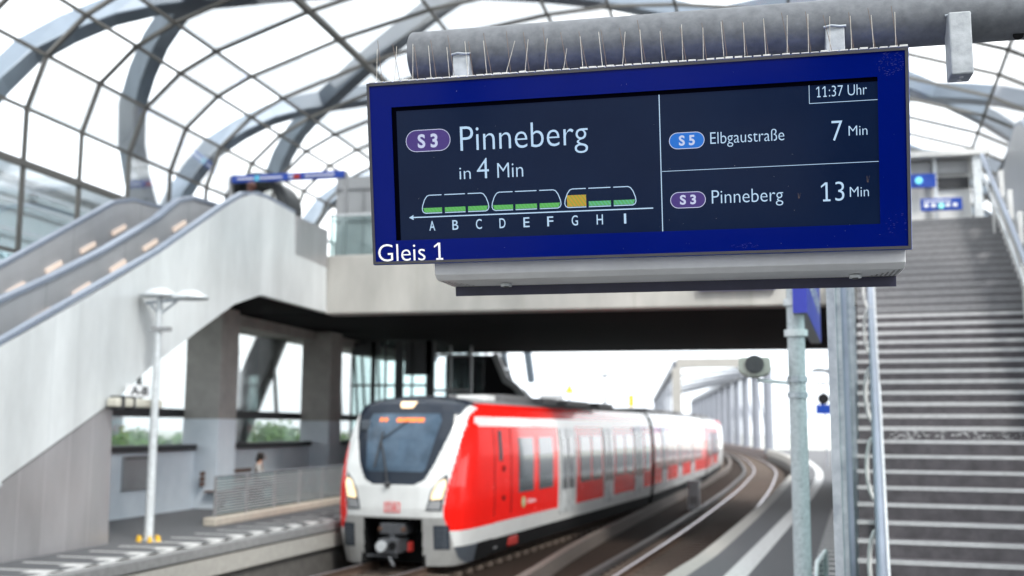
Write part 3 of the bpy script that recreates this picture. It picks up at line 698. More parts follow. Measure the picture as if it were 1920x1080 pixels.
# end cap of the top
cf = body.build('cab_front', 'tred', tr, fix=False)
for n_ in ('twhite', 'tsilver', 'tskirt', 'troof', 'tblack'): cf.data.materials.append(M[n_])
cf.data.polygons.foreach_set('material_index', mi)
mk = mask.build('windscreen_surround', 'tmask', tr, fix=False)
def patch(poly, off=.02, n=5):
    """lay an (x,z) outline onto the nose surface as a thin solid skin"""
    m = MB(); P = []
    for i in range(len(poly)):
        a, b = poly[i], poly[(i+1) % len(poly)]
        for k in range(4): P.append((a[0]+(b[0]-a[0])*k/4, a[1]+(b[1]-a[1])*k/4))
    cx = sum(p[0] for p in P)/len(P); cz = sum(p[1] for p in P)/len(P); L = len(P); vs = []
    for r in range(1, n+1):
        for x, z in P:
            x_ = cx+(x-cx)*r/n; z_ = cz+(z-cz)*r/n; vs.append((x_, ysurf(x_, z_)-off, z_))
    vs.append((cx, ysurf(cx, cz)-off, cz)); C_ = len(vs)-1
    for x, z in P: vs.append((x, ysurf(x, z)+.01, z))
    fs = [(C_, i, (i+1) % L) for i in range(L)]
    for r in range(n-1): fs += [(r*L+i, (r+1)*L+i, (r+1)*L+(i+1) % L, r*L+(i+1) % L) for i in range(L)]
    fs += [((n-1)*L+i, C_+1+i, C_+1+(i+1) % L, (n-1)*L+(i+1) % L) for i in range(L)]
    return m.add(vs, fs, False)
def mirror(p, s): return [(s*x, z) for x, z in p]
for s in (1, -1):
    sr = patch(mirror([(1.24, 2.02), (1.27, 1.82), (1.19, 1.44), (1.16, 1.22), (.80, 1.22), (.88, 1.5), (.91, 1.64), (1.05, 1.86)], s), .012).build('headlight_surround', 'tmask', tr)
    patch(mirror([(1.20, 1.92), (1.235, 1.84), (1.235, 1.76), (1.16, 1.48), (.92, 1.46), (.94, 1.60), (1.06, 1.83)], s), .03).build('headlight', 'lampglow', tr)
    patch(mirror([(.90, 1.43), (1.15, 1.44), (1.12, 1.25), (.83, 1.25)], s), .025).build('tail_light', 'greyp', tr)
    gl = MB()
    for k in range(7):
        z = .42+k*.065
        gl.add(patch(mirror([(1.0, z), (1.27, z), (1.27, z+.04), (1.0, z+.04)], s), .012).v, patch(mirror([(1.0, z), (1.27, z), (1.27, z+.04), (1.0, z+.04)], s), .012).f)
    patch(mirror([(.97, .38), (1.30, .38), (1.30, .90), (.97, .90)], s), .006).build('vent_grille', 'tmask', tr)
    gl.build('vent_slats', 'tskirt', tr)
patch([(-.20, 3.64), (.20, 3.64), (.165, 3.53), (.13, 3.49), (-.13, 3.49), (-.17, 3.53)], .03).build('top_lamp', 'lamptop', tr)
ws = patch([(-.84, 3.36), (.84, 3.36), (.92, 3.2), (.74, 2.14), (.68, 2.06), (-.68, 2.06), (-.74, 2.14), (-.92, 3.2)], .012).build('windscreen', 'twind', tr)
m = MB()
for a, b in ((-.18, -.02), (-.0, .15), (.16, .31), (.33, .5)): m.add(patch([(a, 3.17), (b, 3.17), (b, 3.26), (a, 3.26)], .02, 2).v, patch([(a, 3.17), (b, 3.17), (b, 3.26), (a, 3.26)], .02, 2).f)
for a, b in ((-.62, -.54), (-.50, -.42)): m.add(patch([(a, 3.18), (b, 3.18), (b, 3.26), (a, 3.26)], .02, 2).v, patch([(a, 3.18), (b, 3.18), (b, 3.26), (a, 3.26)], .02, 2).f)
m.build('destination_led', 'led', tr)
def on(x, z, o=.05): return (x, ysurf(x, z)-o, z)
m = MB(); m.tube([on(-.12, 1.78), on(-.2, 2.1), on(-.44, 2.72)], .018, 6); m.tube([on(-.50, 2.15), on(-.46, 2.72), on(-.44, 2.95)], .02, 6); m.tube([on(-.44, 2.78), on(-.1, 3.02), on(.12, 3.2)], .013, 6); m.sphere(on(-.12, 1.78, .04), .07); m.build('wiper', 'dark', tr)
MB().box(-1.08, -.86, .50, .60, 2.98, 3.2).build('mirror_camera', 'tskirt', tr, bevel=.02)
def nose_txt(s, x0, x1, z, h, mt, nm):
    t = text_mb(s, x0, x1, z, h, bold=.012); t.v = [(x, ysurf(x, zz)-.012, zz) for x, y, zz in t.v]; t.build(nm, mt, tr, fix=False)
nose_txt('DB', -.125, .125, 1.21, .125, 'dbred', 'emblem_letters')
m = MB()
for a in ([(-.19, 1.165), (.19, 1.165), (.19, 1.18), (-.19, 1.18)], [(-.19, 1.365), (.19, 1.365), (.19, 1.385), (-.19, 1.385)], [(-.19, 1.18), (-.17, 1.18), (-.17, 1.365), (-.19, 1.365)], [(.17, 1.18), (.19, 1.18), (.19, 1.365), (.17, 1.365)]):
    p = patch(a, .012, 2); m.add(p.v, p.f)
m.build('emblem_frame', 'dbred', tr)
# coupler in its recess
m = MB(); m.box(-.76, .76, .75, .8, .0, 1.08); m.box(-.78, -.72, .12, .8, 0, 1.05); m.box(.72, .78, .12, .8, 0, 1.05); m.box(-.76, .76, .12, .8, 1.03, 1.06); m.build('coupler_recess', 'tblack', tr)
m = MB(); m.box(-.3, .3, .02, .7, .68, .92); m.box(-.24, .22, -.18, .5, .28, .60); m.bar((-.55, -.1, .22), (.2, -.1, .22), .05); m.bar((.02, -.14, .22), (.16, -.2, .02), .07); m.bar((0, .1, .7), (0, .1, .5), .14)
cp = m.build('coupler', mat('coupler_steel', (.11, .115, .125), .45, .4, .3, 8), tr, bevel=.02)
m = MB(); m.tube([(-.14, -.26, .44), (-.14, -.1, .44)], .12, 14, smooth=False); m.build('coupler_cone', 'galv_lt', cp)
m = MB(); m.tube([(.12, -.22, .46), (.12, -.1, .46)], .09, 14); m.build('coupler_socket', 'tblack', cp)
m = MB()
for x in (-.28, .28): m.tube([(x, -.02, .8), (x, .05, .8)], .045, 10)
m.build('coupler_lamp', 'brown', cp)
MB().box(.37, .42, .06, .25, .32, .52).build('coupler_handle', 'buffred', cp)

def body_prof(): return [(lerp_tab(HW, z), z) for z in (.05, .42, .8, 1.6, 2.4, 3.08, 3.3, 3.5, 3.62, 3.70, 3.76, 3.8)]
def carriage(y0, y1, loc=(0, 0, 0), rz=0, segs=(), first=False):
    p = body_prof(); full = [(-x, z) for x, z in p]+[(x, z) for x, z in reversed(p)]
    cuts = sorted(set([y0, y1]+[a for s in segs for a in s[:2]]))
    m = MB(); idx = []
    n = len(full)
    for a, b in zip(cuts, cuts[1:]):
        mid = (a+b)/2; kind = next((s[2] for s in segs if s[0] <= mid <= s[1]), 'red')
        for k in range(n-1):
            (xa, za), (xb, zb) = full[k], full[k+1]; zm = (za+zb)/2
            m.add([(xa, a, za), (xa, b, za), (xb, b, zb), (xb, a, zb)], [(0, 1, 2, 3)], zm > 3.4)
            if zm > 3.61: i = 3
            elif zm < .42: i = 5
            elif zm < .8: i = 1
            elif zm > 3.3: i = 0 if (first and mid < 19) or kind == 'end' else 1
            elif zm > 3.08: i = 1
            else: i = 0 if kind == 'red' else (4 if kind == 'grey' and 2.9 > zm > .9 else 1)
            if kind == 'grey' and zm < 1.6 and zm > .8: i = 0
            idx.append(i)
    m.add([(x, y0+.01, z) for x, z in full], [tuple(range(n))]); idx.append(5)
    m.add([(x, y1, z) for x, z in full], [tuple(range(n))]); idx.append(5)
    o = m.build('carriage', 'tred', tr, fix=False); o.location = loc; o.rotation_euler = (0, 0, rz)
    for k in ('twhite', 'tskirt', 'troof', 'tmask', 'tblack'): o.data.materials.append(M[k])
    o.data.polygons.foreach_set('material_index', idx); return o
def sx(z): return lerp_tab(HW, z)
def side_box(par, name, mt, y0, y1, z0, z1, t=.012, sides=(1, -1)):
    for s in sides:
        m = MB(); zz = [z0+(z1-z0)*k/6 for k in range(7)]
        vs = []
        for z in zz: vs += [(s*(sx(z)+t), y0, z), (s*(sx(z)+t), y1, z), (s*(sx(z)-.02), y0, z), (s*(sx(z)-.02), y1, z)]
        fs = []
        for k in range(6):
            a = k*4; fs += [(a, a+1, a+5, a+4), (a, a+4, a+6, a+2), (a+1, a+3, a+7, a+5)]
        fs += [(0, 2, 3, 1), (24, 25, 27, 26)]
        m.add(vs, fs); m.build(name, mt, par)
def window(par, y0, y1, z0=1.42, z1=2.80):
    side_box(par, 'window', 'tglass', y0, y1, z0, z1, .010)
def door(par, y0, y1):
    side_box(par, 'door', 'tdoor', y0, y1, .62, 3.04, .014)
    c = (y0+y1)/2; 
    side_box(par, 'door_window', 'tglass', y0+.14, c-.1, 1.3, 2.78, .022); side_box(par, 'door_window', 'tglass', c+.1, y1-.14, 1.3, 2.78, .022)
    side_box(par, 'door_gap', 'tblack', c-.012, c+.012, .62, 3.04, .020); side_box(par, 'door_gap', 'tblack', y0-.02, y0, .62, 3.04, .012)
    side_box(par, 'door_gap', 'tblack', y1, y1+.02, .62, 3.04, .012)
def bogie(par, y):
    m = MB()
    for s in (-1, 1):
        m.box(s*1.18-.08, s*1.18+.08, y-1.3, y+1.3, .34, .58); m.box(s*1.22-.1, s*1.22+.1, y-.35, y+.35, .25, .70)
    m.box(-1.1, 1.1, y-.3, y+.3, .35, .6); b = m.build('bogie', 'tblack', par)
    for s in (-1, 1):
        for d in (-1.05, 1.05):
            MB().tube([(s*.72-.07, y+d, .43), (s*.72+.07, y+d, .43)], .43, 20, smooth=False).build('wheel', 'tskirt', b)
    return b
def under(par, y0, y1):
    m = MB(); y = y0
    while y < y1-1.4:
        l = random.uniform(.9, 1.9); m.box(-1.3, 1.3, y, min(y+l, y1), .22+random.uniform(0, .1), .62); y += l+.2
    m.build('underframe_boxes', 'tblack', par)
S1 = ((2.4, 7.6, 'red'), (7.6, 9.45, 'white'), (9.45, 12.7, 'red'), (12.7, 14.15, 'white'), (14.15, 17.3, 'red'), (17.3, 18.8, 'white'), (18.8, 20.3, 'red'))
c1 = carriage(2.4, 20.3, segs=S1, first=True)
side_box(c1, 'cab_side_window', 'tglass', 2.64, 2.86, 2.25, 2.98, .014)
for y in (2.32, 3.52): side_box(c1, 'cab_door_gap', 'tblack', y, y+.025, .95, 3.04, .008)
side_box(c1, 'cab_door_handle', 'tblack', 2.9, 3.0, 2.0, 2.12, .03); side_box(c1, 'cab_door_handle', 'tblack', 2.9, 3.0, 1.3, 1.4, .03)
for a, b in ((4.1, 5.3), (5.78, 7.05), (9.9, 11.05), (11.3, 12.45), (14.4, 15.6), (15.85, 17.05), (19.05, 20.0)): window(c1, a, b)
for a, b in ((7.8, 9.25), (12.8, 14.05), (17.4, 18.7)): door(c1, a, b)
for y in (3.6, 17): bogie(c1, y)
under(c1, 5.6, 14.8)
MB().box(1.30, 1.5, 3.6, 4.3, .12, .36).build('collector_shoe_box', 'buffred', c1, bevel=.04)
MB().box(1.2, 1.45, 2.6, 2.9, .15, .6).build('sand_pipe_box', 'greyp', c1, bevel=.03)
def s_txt(s, y0, y1, z, h, mt, nm):
    t = text_mb(s, y0, y1, z, h, bold=.01); t.v = [(sx(zz)+.008, x, zz) for x, y, zz in t.v]; t.build(nm, mt, c1, fix=False)
m = MB(); m.tube([(sx(1.16)-.02, 4.5, 1.16), (sx(1.16)+.006, 4.5, 1.16)], .14, 20, smooth=False); m.build('side_emblem', mat('emblem_green', (.30, .42, .16), .4), c1)
s_txt('S', 4.44, 4.56, 1.09, .14, 'decal', 'emblem_letter'); s_txt('S-Bahn', 4.75, 5.5, 1.11, .10, 'decal', 'side_lettering')
for y, l in ((5, 2.6), (8.6, 1.4), (11, 2.8), (15, 2.2)): MB().box(-.8, .8, y, y+l, 3.72, 3.93).build('roof_unit', 'troof', c1, bevel=.04)
MB().box(.2, 1.0, 3.2, 3.9, 3.7, 3.86).build('roof_vent', 'twhite', c1, bevel=.03)
def gangway(loc, rz):
    m = MB(); h = [(-1.35, .3), (-1.35, 3.3), (-1.0, 3.6), (1.0, 3.6), (1.35, 3.3), (1.35, .3)]
    for k in range(4): 
        e = .0 if k % 2 else .05; m.prism([(x*(1-e), z) for x, z in h], lambda a, b, q: (a, q, b), k*.14, k*.14+.13)
    o = m.build('gangway_bellows', 'tblack', tr); o.location = loc; o.rotation_euler = (0, 0, rz)
gangway((0, 20.28, 0), R(1.4))
def place(loc, rz, L_, last=False):
    segs = [(0, 2.0, 'red'), (2.0, 3.6, 'white'), (3.6, 7.0, 'red'), (7.0, 8.6, 'white'), (8.6, 12.0, 'red'), (12, 13.6, 'white'), (13.6, L_, 'red')]
    if last: segs = [(0, 4, 'red'), (4, 5.6, 'white'), (5.6, 11, 'red'), (11, 12.6, 'white'), (12.6, L_, 'end')]
    c = carriage(0, L_, loc, rz, segs)
    for a, b in ((.5, 1.6), (3.9, 5.1), (5.4, 6.7), (8.9, 10.1), (10.4, 11.7), (14, 15.2), (15.6, 16.8)):
        if b < L_ and not last: window(c, a, b)
    for a, b in ((2.1, 3.5), (7.1, 8.5), (12.1, 13.5)): 
        if not last: door(c, a, b)
    if last:
        for a, b in ((.6, 3.4), (6, 10.4)): window(c, a, b)
        for a, b in ((4.1, 5.5), (11.1, 12.5)): door(c, a, b)
    bogie(c, 3); bogie(c, L_-3); under(c, 5, L_-5)
    for y in (3, 8, 13): MB().box(-.8, .8, y, y+2.2, 3.72, 3.92).build('roof_unit', 'troof', c, bevel=.04)
    return c
a2 = R(3.0); p2 = Vector((-.02, 20.85, 0)); c2 = place(p2, a2, 19.3)
d2 = Vector((-math.sin(a2), math.cos(a2), 0)); p3 = p2+d2*19.75; a3 = R(5.6); gangway(p3-d2*.45, R(4.4)); place(p3, a3, 18.5, True)

# ------------------------------------------------------------------ the display and its beam
TILT = R(10)
dp = thing('departure_display', 'large blue overhead platform display showing train departures', 'departure display', (0, 4.0, 3.5)); dp.rotation_euler = (TILT, 0, 0)
XL, XR, ZB = -1.526, .592, -.752
D = lambda m, n, mt, **k: m.build(n, mt, dp, **k)
m = MB(); m.box(XL, XR, .02, .20, ZB, 0); D(m, 'case', 'blue', bevel=.004)
m = MB(); r_ = .011
m.box(XL+.004, XR-.004, .006, .02, -.004-r_, -.004); m.box(XL+.004, XR-.004, .006, .02, ZB+.004, ZB+.004+r_)
m.box(XL+.004, XL+.004+r_, .006, .02, ZB+.004+r_, -.004-r_); m.box(XR-.004-r_, XR-.004, .006, .02, ZB+.004+r_, -.004-r_); D(m, 'rim', 'dgrey')
sx0, sx1, sz0, sz1 = -1.420, .479, -.652, -.106
m = MB(); o_ = .004+r_
m.box(XL+o_, sx0, .010, .02, ZB+o_, -o_); m.box(sx1, XR-o_, .010, .02, ZB+o_, -o_); m.box(sx0, sx1, .010, .02, sz1, -o_); m.box(sx0, sx1, .010, .02, ZB+o_, sz0); D(m, 'blue_glass_border', 'dframe')
m = MB(); m.box(sx0, sx1, .0165, .019, sz0, sz1); D(m, 'screen', 'screen')
m = MB(); m.box(sx0, sx1, .0135, .0163, sz1-.016, sz1); m.box(sx0, sx0+.019, .0135, .0163, sz0, sz1-.016); D(m, 'screen_recess', 'sblk')
YT = .0150
def T(s, x0, x1, z, h, mt='t_lit', bold=-.010, nm='screen_text'):
    D(text_mb(s, x0, x1, z, h, YT, bold), nm, mt, fix=False)
T('Pinneberg', -1.133, -.612, -.299, .100)
T('in', -1.141, -1.094, -.413, .051); T('4', -1.068, -1.018, -.414, .083); T('Min', -.983, -.877, -.414, .060)
T('11:37 Uhr', .259, .441, -.1685, .040); T('Elbgaustraße', -.137, .139, -.3225, .045)
T('7', .312, .351, -.335, .076); T('Min', .373, .440, -.3185, .037)
T('Pinneberg', -.137, .130, -.552, .052); T('13', .269, .353, -.560, .072); T('Min', .373, .441, -.5475, .038)
def pill(cx, cz, w_, h, mt, nm, y=YT, ring=None):
    def out(w2, h2):
        r = h2/2; P = []
        for k in range(13): a = -math.pi/2+math.pi*k/12; P.append((cx+w2/2-r+r*math.cos(a), cz+r*math.sin(a)))
        for k in range(13): a = math.pi/2+math.pi*k/12; P.append((cx-w2/2+r+r*math.cos(a), cz+r*math.sin(a)))
        return P
    P = out(w_, h); m = MB(); m.add([(x, y+.0003, z) for x, z in P], [tuple(range(len(P)))]); D(m, nm, mt, fix=False)
    Q = out(w_-.005, h-.005); n = len(P); m = MB(); m.add([(x, y, z) for x, z in P]+[(x, y, z) for x, z in Q], [(i, (i+1) % n, n+(i+1) % n, n+i) for i in range(n)]); D(m, 'badge_outline', 't_badge', fix=False)
def badge(cx, cz, w_, h, mt, s, x0, x1, z, th):
    pill(cx, cz, w_, h, mt, 'line_badge'); t = text_mb(s, x0, x1, z, th, YT-.0004, .03); D(t, 'badge_text', 't_badge', fix=False)
badge(-1.269, -.2485, .190, .089, 't_purple', 'S 3', -1.313, -1.228, -.2755, .051)
badge(-.227, -.304, .136, .064, 't_blue', 'S 5', -.257, -.196, -.3215, .036)
badge(-.228, -.5335, .136, .063, 't_purple', 'S 3', -.259, -.197, -.5495, .034)
for ch, x in zip('ABCDEFGHI', (-1.264, -1.166, -1.067, -.969, -.870, -.773, -.674, -.574, -.474)):
    hw = .0045 if ch == 'I' else .0125; T(ch, x-hw, x+hw, -.616, .039, bold=.004, nm='sector_letter')
m = MB(); m.box(-1.350, -.363, YT, YT+.001, -.562, -.5575); m.add([(-1.362, YT, -.5597), (-1.343, YT, -.5495), (-1.343, YT, -.570)], [(0, 1, 2)]); D(m, 'direction_arrow', 't_lit')
def tline(m, P, w_=.0035):
    for (a, b), (c, d) in zip(P, P[1:]): m.bar((a, YT, b), (c, YT, d), .001, w_, up=(0, 1, 0)) if False else m.add([(a-(d-b)/math.hypot(c-a, d-b)*w_/2, YT, b+(c-a)/math.hypot(c-a, d-b)*w_/2), (c-(d-b)/math.hypot(c-a, d-b)*w_/2, YT, d+(c-a)/math.hypot(c-a, d-b)*w_/2), (c+(d-b)/math.hypot(c-a, d-b)*w_/2, YT, d-(c-a)/math.hypot(c-a, d-b)*w_/2), (a+(d-b)/math.hypot(c-a, d-b)*w_/2, YT, b-(c-a)/math.hypot(c-a, d-b)*w_/2)], [(0, 1, 2, 3)])
for x0, x1, g1, g2, g3, g4 in ((-1.305, -1.022, -1.220, -1.208, -1.121, -1.110), (-1.011, -.726, -.923, -.913, -.825, -.814), (-.713, -.428, -.626, -.616, -.528, -.517)):
    m = MB(); zt, zb = -.4715, -.5445
    L_ = [(g1, zt), (x0+.032, zt), (x0+.022, zt-.004), (x0+.012, zt-.018), (x0+.003, zt-.042), (x0+.001, zt-.058), (x0+.005, zt-.068), (x0+.014, zb), (g1, zb)]
    R_ = [(g4, zt), (x1-.032, zt), (x1-.022, zt-.004), (x1-.012, zt-.018), (x1-.003, zt-.042), (x1-.001, zt-.058), (x1-.005, zt-.068), (x1-.014, zb), (g4, zb)]
    tline(m, L_); tline(m, R_); tline(m, [(g2, zt), (g3, zt)]); tline(m, [(g2, zb), (g3, zb)]); D(m, 'carriage_symbol', 't_lit')
    or_ = x0 == -.713; ft = -.523
    for k, (a, b) in enumerate(((x0+.006, g1), (g2, g3), (g4, x1-.006))):
        top = -.496 if (or_ and k == 0) else ft
        mt = 't_org' if (or_ and k == 0) else ('t_teal' if or_ else 't_green')
        m = MB(); P = [(a, zb+.003), (b, zb+.003), (b, top), (a, top)]
        if k == 0: P = [(a+.005, zb+.003), (b, zb+.003), (b, top), (a-.001+(.004 if or_ else 0), top)]
        if k == 2: P = [(a, zb+.003), (b-.005, zb+.003), (b+.001, top), (a, top)]
        m.add([(x, YT+.0004, z) for x, z in P], [(0, 1, 2, 3)]); D(m, 'occupancy_bar', mt, fix=False)
m = MB(); m.box(-.3302, -.3268, YT, YT+.0005, -.652, -.118); m.box(-.325, .478, YT, YT+.0005, -.4200, -.4180); m.box(.2325, .2345, YT, YT+.0005, -.191, -.122); m.box(.2345, .478, YT, YT+.0005, -.191, -.189); D(m, 'divider_lines', 't_lit')
D(text_mb('Gleis 1', -1.499, -1.221, -.7365, .071, .0092, -.008), 'platform_lettering', 'decal', fix=False)
# rubbed-off sticker marks
def marks(cx, cz, rx, rz_, n, seed, mt='smudge'):
    rnd = random.Random(seed); m = MB()
    for k in range(n):
        a = rnd.uniform(0, 6.28); q = math.sqrt(rnd.random()); x = cx+rx*q*math.cos(a); z = cz+rz_*q*math.sin(a); l = rnd.uniform(.002, .008); h = rnd.uniform(.0005, .0014); s = rnd.uniform(-.4, .4)
        m.add([(x, .0094, z), (x+l, .0094, z+s*l), (x+l, .0094, z+s*l+h), (x, .0094, z+h)], [(0, 1, 2, 3)])
    D(m, 'sticker_residue', mt, fix=False)
marks(.522, -.062, .05, .045, 90, 1); marks(-.02, -.718, .05, .010, 30, 2, 'smudge'); marks(.53, -.65, .05, .04, 26, 3)
rnd = random.Random(9); m = MB()
for k in range(46):
    x = rnd.uniform(XL+.03, XR-.03); z = rnd.uniform(ZB+.02, -.02); q = rnd.uniform(.0007, .0016); yy = .0138 if (sx0 < x < sx1 and sz0 < z < sz1) else .0095
    m.add([(x, yy, z), (x+q, yy, z+q*.3), (x+q*.8, yy, z+q*1.4), (x-q*.2, yy, z+q)], [(0, 1, 2, 3)])
D(m, 'dust_specks', 'greyp', fix=False)
m = MB()
for cx, cz, l in ((.185, -.545, .022), (.435, -.495, .026)):
    for k in range(4): 
        x = cx+k*.0013; m.add([(x, .0137, cz), (x+.0008, .0137, cz), (x+.002*k, .0137, cz+l), (x+.002*k-.0006, .0137, cz+l*.8)], [(0, 1, 2, 3)])
D(m, 'scratches', 'spike_dk', fix=False)
# light box under the display
m = MB(); hb = [(.095, -.74), (.095, -.80), (.13, -.825), (.36, -.862), (.40, -.862), (.40, -.74)]
m.prism(hb, lambda a, b, q: (q, a, b), -1.285, .578); lb = D(m, 'light_box', 'housing', bevel=.003)
m = MB(); m.box(-1.275, .578, .375, .40, -.905, -.8625); m.build('lower_trim', 'trim', lb)
for x in (-1.02, .41):
    m = MB(); c = Vector((x, .27, -.851)); n_ = Vector((0, -.159, -.987)).normalized()
    m.tube([c, c+n_*.012], .024, 18, smooth=False); k = m.build('lock', 'galv_lt', lb); m = MB(); m.tube([c+n_*.012, c+n_*.016], .012, 12, smooth=False); m.build('lock_core', 'dark', lb)
m = MB()
for sgn, xb in ((1, -1.265), (-1, .563)):
    m = MB()
    for i in range(7):
        for j in range(7-i):
            x = xb+sgn*i*.017; y = .15+(6-j)*.034-(0); z = -.825-(y-.13)*.161-.0012
            m.box(x-.0035, x+.0035, y-.006, y+.006, z-.001, z)
    m.build('vent_hole_pattern', 'dark', lb)
m = MB(); 
for i in range(60):
    x = XL+.01+i*.0352; 
    m.box(x, x+.028, -.0+.02, .10, .0005, random.uniform(.003, .008))
D(m, 'spike_base_strip', 'white')
rnd = random.Random(5)
for i in range(27):
    x = XL+.035+i*.0785
    if x < XR-.02:
        l = rnd.uniform(.125, .15) if i not in (10,) else .085; t = rnd.uniform(-.010, .022)*(1 if i < 14 else -.4)
        if i == 7: t = .045
        MB().tube([(x, .045, .002), (x+t, .03, l)], .0013, 5).build('bird_spike', 'spike', dp)
        t2 = rnd.uniform(-.022, -.004)
        MB().tube([(x+.012, .085, .002), (x+.012+t2-.012, .10, rnd.uniform(.15, .19))], .0011, 5).build('bird_spike', 'spike_dk', dp)
# beam
pb = thing('support_beam', 'thick weathered galvanised pipe running above the display', 'beam')
m = MB(); N_ = 40
for r, nm in ((.104, 0), (.094, 1)):
    pass
ring = [(math.cos(2*math.pi*k/N_), math.sin(2*math.pi*k/N_)) for k in range(N_)]
vs = []; 
for x, r in ((-1.40, .094), (-1.405, .097), (-1.405, .101), (-1.40, .104), (4.5, .104)):
    vs += [(x, 4.27+r*a, 3.695+r*b) for a, b in ring]
vs += [(-.9, 4.27+.094*a, 3.695+.094*b) for a, b in ring]
fs = []
for a, b in ((0, 1), (1, 2), (2, 3), (3, 4), (5, 0)):
    fs += [(a*N_+k, a*N_+(k+1) % N_, b*N_+(k+1) % N_, b*N_+k) for k in range(N_)]
m.add(vs, fs, True); m.build('pipe', 'pipe', pb)
MB().tube([(-.86, 4.27, 3.695), (-.85, 4.27, 3.695)], .094, 20).build('inner_plug', 'tblack', pb)
for x in (-1.165, .345): 
    m = MB(); m.box(x-.036, x+.036, 4.17, 4.24, 3.50, 3.655); b = m.build('bracket', 'zinc_br', pb, bevel=.004)
m = MB(); m.box(.755, .835, 4.13, 4.235, 3.42, 3.665); b = m.build('bracket', 'zinc_br', pb, bevel=.006)
m = MB(); m.tube([(.795, 4.165, 3.421), (.795, 4.165, 3.416)], .008, 10); m.tube([(.795, 4.205, 3.421), (.795, 4.205, 3.416)], .008, 10); m.build('bolt', 'white', b)
for x, wd, z in ((-1.165, .042, 3.655), (.345, .042, 3.655), (.795, .046, 3.665)):
    MB().tube([(x-wd, 4.168, z), (x-wd*.3, 4.162, z+.003), (x+wd*.4, 4.165, z-.001), (x+wd, 4.168, z)], .005, 6).build('weld', 'galv', pb)
m = MB(); m.box(-.33, -.29, 4.15, 4.19, 3.508, 3.535); m.bar((-.33, 4.17, 3.52), (-.36, 4.16, 3.535), .012); m.build('cable_grommet', 'dark', pb, bevel=.006)
m = MB(); m.tube([(1.02, 4.24, 3.597), (1.02, 4.236, 3.594)], .02, 14); m.build('drain_hole', 'tblack', pb)

# ------------------------------------------------------------------ near post with loudspeaker and sign
po = thing('galvanised_post', 'tall spangled galvanised steel post between the track and the stairs', 'post', (.395, 10, 0))
MB().tube([(0, 0, 0), (0, 0, 5)], .078, 20).build('tube', mat('spangled_zinc', (.47, .51, .53), .5, .2, .28, 30, .15, c2=(.35, .39, .415)), po)
for z in (3.24, 2.96): MB().tube([(0, 0, z-.03), (0, 0, z+.03)], .105, 20, smooth=False).build('clamp', 'galv_lt', po)
for z in (2.40, 2.54): MB().tube([(0, 0, z-.025), (0, 0, z+.025)], .092, 20, smooth=False).build('clamp', 'galv', po)
MB().sphere((.0, -.079, 1.32), .006).build('bolt_head', 'dark', po)
ls = thing('loudspeaker', 'pale round-mouthed loudspeaker on an arm left of the post', 'loudspeaker', (.02, 9.95, 2.655))
MB().prism([(-.145, -.03), (-.14, .065), (-.12, .08), (.12, .08), (.14, .065), (.145, -.03), (.125, -.07), (.04, -.095), (-.05, -.095), (-.12, -.06)], lambda a, b, q: (a, q, b), -.13, .16).build('housing', mat('speaker_cream', (.46, .47, .42), .5), ls, bevel=.02)
MB().tube([(0, -.133, .015), (0, -.15, .015)], .082, 24, smooth=False).build('grille', 'dark', ls)
m = MB()
for k in range(-4, 5): m.box(k*.018-.001, k*.018+.001, -.153, -.1505, -.05, .08)
m.build('grille_wires', 'greyp', ls)
MB().bar((.02, 0, -.12), (.32, .03, -.15), .035).build('arm', 'galv_lt', ls)
sg = thing('platform_sign', 'long blue station sign box fixed behind the post', 'sign', (.43, 9.85, 3.13), -math.atan(.093))
MB().box(-.062, .062, 0, 3.6, 0, .8).build('sign_box', 'sblue', sg)
MB().box(-.058, .058, .02, 3.58, -.004, -.001).build('underside', 'greyp', sg)
m = text_mb('Elbbrücken', .35, 3.3, .30, .26); m.v = [(.0645, x, z) for x, y, z in m.v]; m.build('lettering', 'decal', sg, fix=False)
MB().box(-.04, .10, .3, 3.3, .80, .86).build('top_light', 'white', sg)
t = thing('track_board', 'blue board hanging on the overpass beam left of the post', 'sign')
MB().box(-1.25, .62, 26.86, 26.97, 5.53, 6.2).build('board', 'sblue', t)

# ------------------------------------------------------------------ platform lamps
def lamp(x, y, label, h=4.5, rz=0, mt='galv_lt'):
    t = thing('platform_lamp', label, 'lamp', (x, y, 0), rz, group='platform lamps')
    MB().tube([(0, 0, 0), (0, 0, h)], .075, 12, rads=[.085, .055]).build('pole', mt, t)
    MB().tube([(0, 0, 0), (0, 0, .04)], .16, 12, smooth=False).build('base_plate', 'galv', t)
    m = MB(); m.bar((-.28, 0, h-.12), (.42, 0, h-.06), .05, .06); m.bar((0, 0, h-.35), (.35, 0, h-.1), .035); m.bar((0, 0, h-.35), (-.2, 0, h-.13), .035); m.build('bracket_arm', 'galv', t)
    for xc, zc, yy in ((-.02, h+.02, 0), (.62, h-.04, 0)):
        m = MB(); prof = [(0, .15), (.14, .135), (.30, .05), (.38, .0), (.36, -.03), (0, -.03)]; n = 20
        vs = [(xc+r*math.cos(2*math.pi*k/n), yy+r*.7*math.sin(2*math.pi*k/n), zc+z) for r, z in prof for k in range(n)]
        m.add(vs, [(i*n+k, i*n+(k+1) % n, (i+1)*n+(k+1) % n, (i+1)*n+k) for i in range(len(prof)-1) for k in range(n)], True); m.build('lamp_shade', mt, t)
    MB().box(-.14, .24, -.07, .07, h-.66, h-.58).build('loudspeaker_box', 'greyp', t)
    return t
lamp(-10.82, 17.95, 'slim grey lamp post on the left platform with yellow base')
lamp(3.2, 44, 'distant platform lamp seen right of the post', 4.4, R(180))
lamp(-10.9, 44, 'dim lamp on the left platform under the overpass')
t = thing('post_foot_guard', 'yellow foot blocks around the base of the left lamp post', 'foot guard', (-10.82, 17.95, 0))
m = MB()
